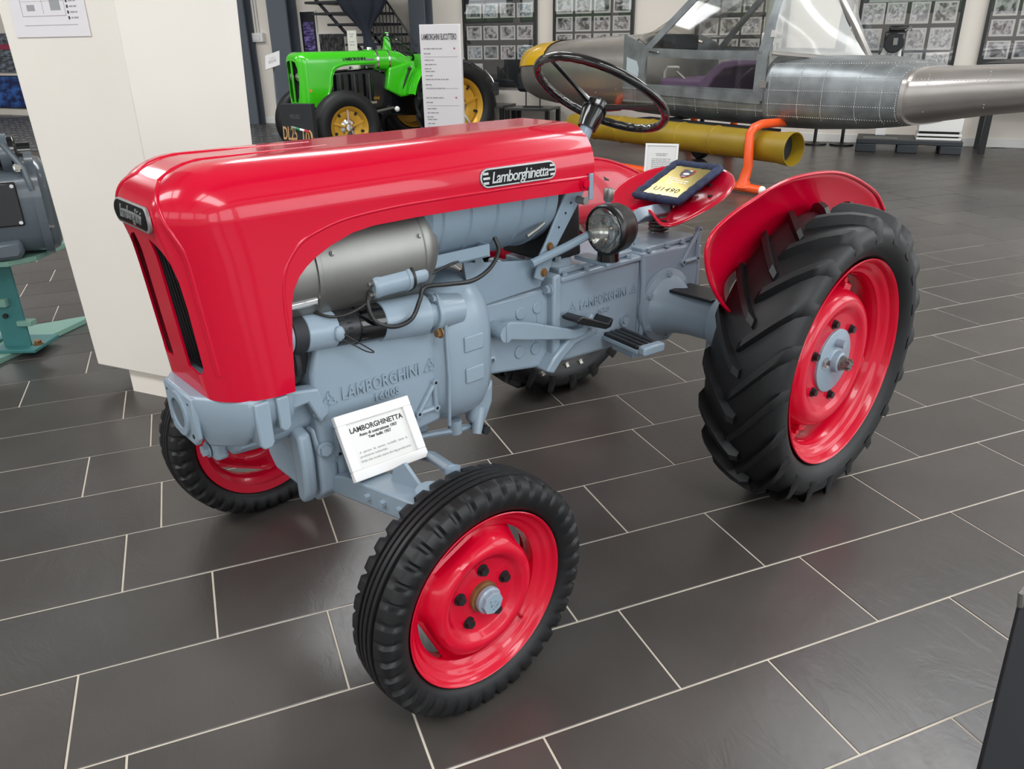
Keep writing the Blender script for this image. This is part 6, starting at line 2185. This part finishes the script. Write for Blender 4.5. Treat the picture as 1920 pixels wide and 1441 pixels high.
# black cloth gathered at the waist
dr_ = hall_thing('black_drape', 'black cloth gathered like an hourglass in front of the staircase', 'drape', 3.22, -1.38, 0.006)
rows = []
for z, w, xo in ((2.6, 0.50, 0.02), (2.2, 0.44, 0.0), (1.93, 0.39, -0.02), (1.78, 0.31, -0.01), (1.62, 0.16, 0.0), (1.50, 0.068, 0.02), (1.40, 0.07, 0.04), (1.28, 0.105, 0.07), (1.0, 0.17, 0.08), (0.6, 0.21, 0.08), (0.02, 0.24, 0.08)):
    row = []
    for i in range(48):
        a = 2 * PI * i / 48
        f_ = 1 + 0.10 * math.sin(a * 9 + z * 2)
        row.append((xo + w * f_ * math.cos(a), 0.5 * w * f_ * math.sin(a), z))
    rows.append(row)
MB().grid(rows, closed_v=True).build('cloth', mat('black_cloth', '#1F2531', 0.85), dr_, ang=70)
wp = hall_thing('white_leaflet', 'narrow white leaflet stand beside the black drape', 'sign', 3.30, -1.85, 0.006)
MB().box(-0.075, 0.075, -0.006, 0.006, 0.9, 1.51).build('leaflet', mat('leaflet_cream', '#D9DACB', 0.6), wp)
lines(wp, plane_m((0, -0.006, 0), (1, 0, 0), (0, 0, 1)), 1, 1, [(1.46, 0.08, 0), (1.43, 0.06, 0), (1.36, 0.09, 0), (1.32, 0.09, 0)], thick=0.012, mt=M_fog, nm='leaflet_text')
MB().cyl((0, 0.01, 0), (0, 0.01, 0.95), 0.012, n=8).build('pole', M_steel, wp)
MB().cyl((0, 0.01, 0), (0, 0.01, 0.012), 0.13, n=20).build('pole_foot', M_steel, wp)

# checker plate flooring below the green tractor
M_plate = mat('checker_steel', '#4A4B4D', 0.42, metal=0.3)
cpl = MB().box(-6.2, 4.25, -4.3, -0.25, 0.0, 0.006)
cp = struct(cpl.build('floor_plate', M_plate))
cp.matrix_world = HALL
db = MB()
rd = random.Random(11)
for i in range(65):
    for j in range(15):
        x, y = -5.9 + i * 0.155 + (0.077 if j % 2 else 0), -4.15 + j * 0.27
        mm_ = Matrix.Translation((x, y, 0.006)) @ Matrix.Rotation(PI / 4 if (i + j) % 2 else -PI / 4, 4, 'Z')
        db.add([(-0.05, 0, 0), (0, -0.012, 0), (0.05, 0, 0), (0, 0.012, 0), (0, 0, 0.005)], [(0, 1, 4), (1, 2, 4), (2, 3, 4), (3, 0, 4)], mm_)
dbo = db.build('raised_pattern', mat('plate_studs', '#B9BABB', 0.35, metal=0.6), cp)
dbo['kind'] = 'stuff'

# display wall at the far left edge with dark posters
poster('grey and red car poster, upper of two at the far left', -7.6, -6.2, 0.86, 1.62, art('grey_art', '#3A4048', '#8B95A0', 5, (1, 1, 4)), M_steel)
poster('blue car poster, lower of two at the far left', -7.8, -6.3, 0.14, 0.80, art('blue_art', '#10265C', '#3A6FC0', 4, (1, 1, 2)), M_blackmat)
rs_ = hall_thing('red_stripe', 'red strip across the upper far left poster', 'strip', -6.9, -0.034, 1.36)
MB().box(-0.62, 0.62, -0.002, 0, -0.05, 0.05).build('strip', mat('poster_red', '#A53A56', 0.5), rs_)

# ------------------------------------------------------------------ grey engine on teal stand, left edge
M_teal = mat('teal_paint', '#3A7676', 0.5, vary=0.08, vscale=6)
M_teal2 = mat('pale_teal_paint', '#7AA294', 0.5, vary=0.06, vscale=6)
M_dgrey = mat('dark_grey_enamel', '#56616A', 0.28, coat=0.3)
es = thing('engine_stand', 'teal steel stand with broad pale foot plate left of the pillar', 'stand', Matrix.Translation((-2.5, 3.6, 0)))
MB().prism([(-0.6, -0.45), (0.02, -0.32), (0.19, 0.44), (0.17, 0.50), (0.05, 0.42), (-0.25, 0.22), (-0.6, 0.15)], 0.0, 0.028).build('foot_plate', M_teal2, es, bevel=0.003)
for x0 in (-0.24, 0.02):
    b = MB().prism([(x0, 0), (x0 + 0.13, 0.0), (x0 + 0.13, 0.012), (x0 + 0.012, 0.012), (x0 + 0.012, 0.12), (x0, 0.12)], 0.028, 0.47)
    b.build('post', M_teal, es)
    MB().box(x0 - 0.03, x0 + 0.18, -0.06, 0.16, 0.028, 0.045).build('post_base', M_teal, es, bevel=0.003)
    hexbolt((x0 + 0.155, 0.02, 0.045), (0, 0, 1), 0.018, 0.02).build('base_bolt', M_rust, es)
MB().box(0.0, 0.10, -0.03, 0.02, 0.25, 0.29).build('cross_bar', M_teal2, es, bevel=0.003)
MB().box(0.12, 0.19, -0.02, 0.03, 0.15, 0.175).build('cross_bar', M_teal2, es, bevel=0.003)
MB().prism([(-0.6, -0.20), (0.22, -0.12), (0.30, -0.02), (0.30, 0.30), (-0.6, 0.30)], 0.47, 0.495).build('top_plate', M_teal2, es, bevel=0.003)
MB().cyl((0.07, -0.002, 0.20), (0.07, -0.012, 0.20), 0.012, n=10).build('post_bolt', M_bolt, es)
de = thing('display_engine', 'dark grey engine housing with black barrel on the teal stand', 'engine', Matrix.Translation((-2.46, 3.6, 0.499)) @ Matrix.Rotation(math.radians(30), 4, 'Z'))
b = MB().loft([[(x, y * k, 0.21 + (z - 0.21) * k) for y, z in [(0.20 * math.copysign(abs(math.cos(a)) ** .6, math.cos(a)), 0.21 + 0.205 * math.copysign(abs(math.sin(a)) ** .6, math.sin(a))) for a in (2 * PI * i / 32 for i in range(32))]]
               for x, k in ((-0.6, 1.0), (0.20, 1.0), (0.25, 1.02), (0.30, 1.02), (0.325, 0.97), (0.34, 0.85), (0.345, 0.5))])
b.build('housing', M_dgrey, de, ang=45)
MB().loft([[(x, y, z) for y, z in [(0.225 * math.copysign(abs(math.cos(a)) ** .6, math.cos(a)), 0.21 + 0.225 * math.copysign(abs(math.sin(a)) ** .6, math.sin(a))) for a in (2 * PI * i / 32 for i in range(32))]] for x in (0.265, 0.30)]).build('flange', M_dgrey, de, ang=45)
for a in (-0.4, 0.5, -1.1, 1.4):
    hexbolt((0.30, -0.205 * math.cos(a), 0.21 + 0.205 * math.sin(a)), (1, 0, 0), 0.012, 0.02).build('flange_bolt', M_alu, de)
MB().cyl((-0.6, -0.12, 0.455), (0.25, -0.12, 0.455), 0.075, n=28).build('barrel', M_blk, de, bevel=0.01)
MB().lathe([(0.076, -0.02), (0.084, -0.02), (0.084, 0.02), (0.076, 0.02)], (0.20, -0.12, 0.455), (1, 0, 0), 28, loop=True).build('barrel_clamp', M_dgrey, de)
MB().tube([(0.20, -0.19, 0.50), (0.255, -0.21, 0.40), (0.27, -0.215, 0.30)], 0.014, n=8).build('clamp_arm', M_dgrey, de)
hexbolt((0.235, -0.21, 0.40), (0.2, -1, 0.2), 0.014, 0.016).build('clamp_bolt', M_chrome, de)
MB().cyl((0.24, 0.10, 0.43), (0.30, 0.10, 0.43), 0.05, n=18).build('rear_plug', M_blk, de)
MB().box(0.05, 0.21, -0.212, -0.19, 0.15, 0.34).build('side_panel', M_blk, de, bevel=0.006)
for x in (0.065, 0.195):
    for z in (0.165, 0.325):
        MB().cyl((x, -0.210, z), (x, -0.218, z), 0.008, n=12).build('panel_screw', M_chrome, de)
MB().box(0.06, 0.13, -0.222, -0.208, 0.255, 0.31).build('red_tag', mat('tag_red', '#C02B45', 0.5), de, bevel=0.01)
MB().xz([(-0.2, 0.0), (0.16, 0.0), (0.18, 0.03), (0.18, 0.09), (-0.2, 0.07)], -0.21, 0.10).build('sump', M_dgrey, de, bevel=0.02)

# laminated evacuation plan on the pillar
PX = Bp - ux * 0.325 + Vector((0, 0, 1.47))
lean_p = 0.0
epm = plane_m(PX - uy * 0.003, ux, (0.0, 0.0, 1.0))
ep = thing('wall_plan', 'laminated floor plan sheet taped to the pale pillar', 'notice', epm)
MB().box(-0.19, 0.19, -0.055, 0.24, -0.001, 0.001).build('sheet', mat('laminate', '#E6E1E4', 0.12, coat=0.6), ep)
dl = MB()
for (x0, x1, y0, y1) in ((-0.13, 0.09, 0.012, 0.014), (-0.13, 0.14, -0.018, -0.016), (-0.13, -0.128, 0.012, 0.2), (0.09, 0.092, 0.012, 0.2), (-0.13, 0.09, 0.06, 0.061), (-0.02, -0.018, 0.02, 0.10),
                         (-0.10, -0.06, 0.03, 0.05), (0.02, 0.07, 0.03, 0.07), (-0.08, 0.0, 0.09, 0.14)):
    dl.box(x0, x1, y0, y1, 0.001, 0.0014)
dl.build('plan_lines', M_fog, ep)
for i in range(9):
    MB().box(0.100, 0.108, 0.0 + i * 0.018, 0.010 + i * 0.018, 0.001, 0.0014).build('legend_mark', mat('legend_red', '#B5405A', 0.6) if i > 3 else M_print, ep)
lines(ep, Matrix.Translation((0, 0, 0.0007)), 1, 1, [(0.005 + i * 0.018, 0.035, 0.132) for i in range(9)], thick=0.005, mt=M_fog, nm='legend_text')

# dark board leaning at the right front corner
fgm = Matrix.Translation((1.02, 1.13, 0))
fb = thing('leaning_board', 'dark board edge with a small metal clip at the bottom right corner', 'board', fgm)
pA, pB = Vector((-0.085, 0.0, 0.0)), Vector((-0.036, 0.087, 0.362))
dirv = (pB - pA)
back = Vector((0.40, -0.16, 0.0))
nrm_ = dirv.cross(back).normalized() * 0.022
b = MB().add([pA, pB, pB + back, pA + back, pA + nrm_, pB + nrm_, pB + back + nrm_, pA + back + nrm_],
             [(0, 1, 2, 3), (7, 6, 5, 4), (0, 4, 5, 1), (1, 5, 6, 2), (2, 6, 7, 3), (3, 7, 4, 0)])
b.build('board', M_blackmat, fb, bevel=0.003)
MB().tube([pB + Vector((0, 0, 0.0)), pB + Vector((-0.005, 0.0, 0.03)), pB + Vector((0.01, 0.01, 0.035))], 0.006, n=8).build('clip', M_alu, fb)
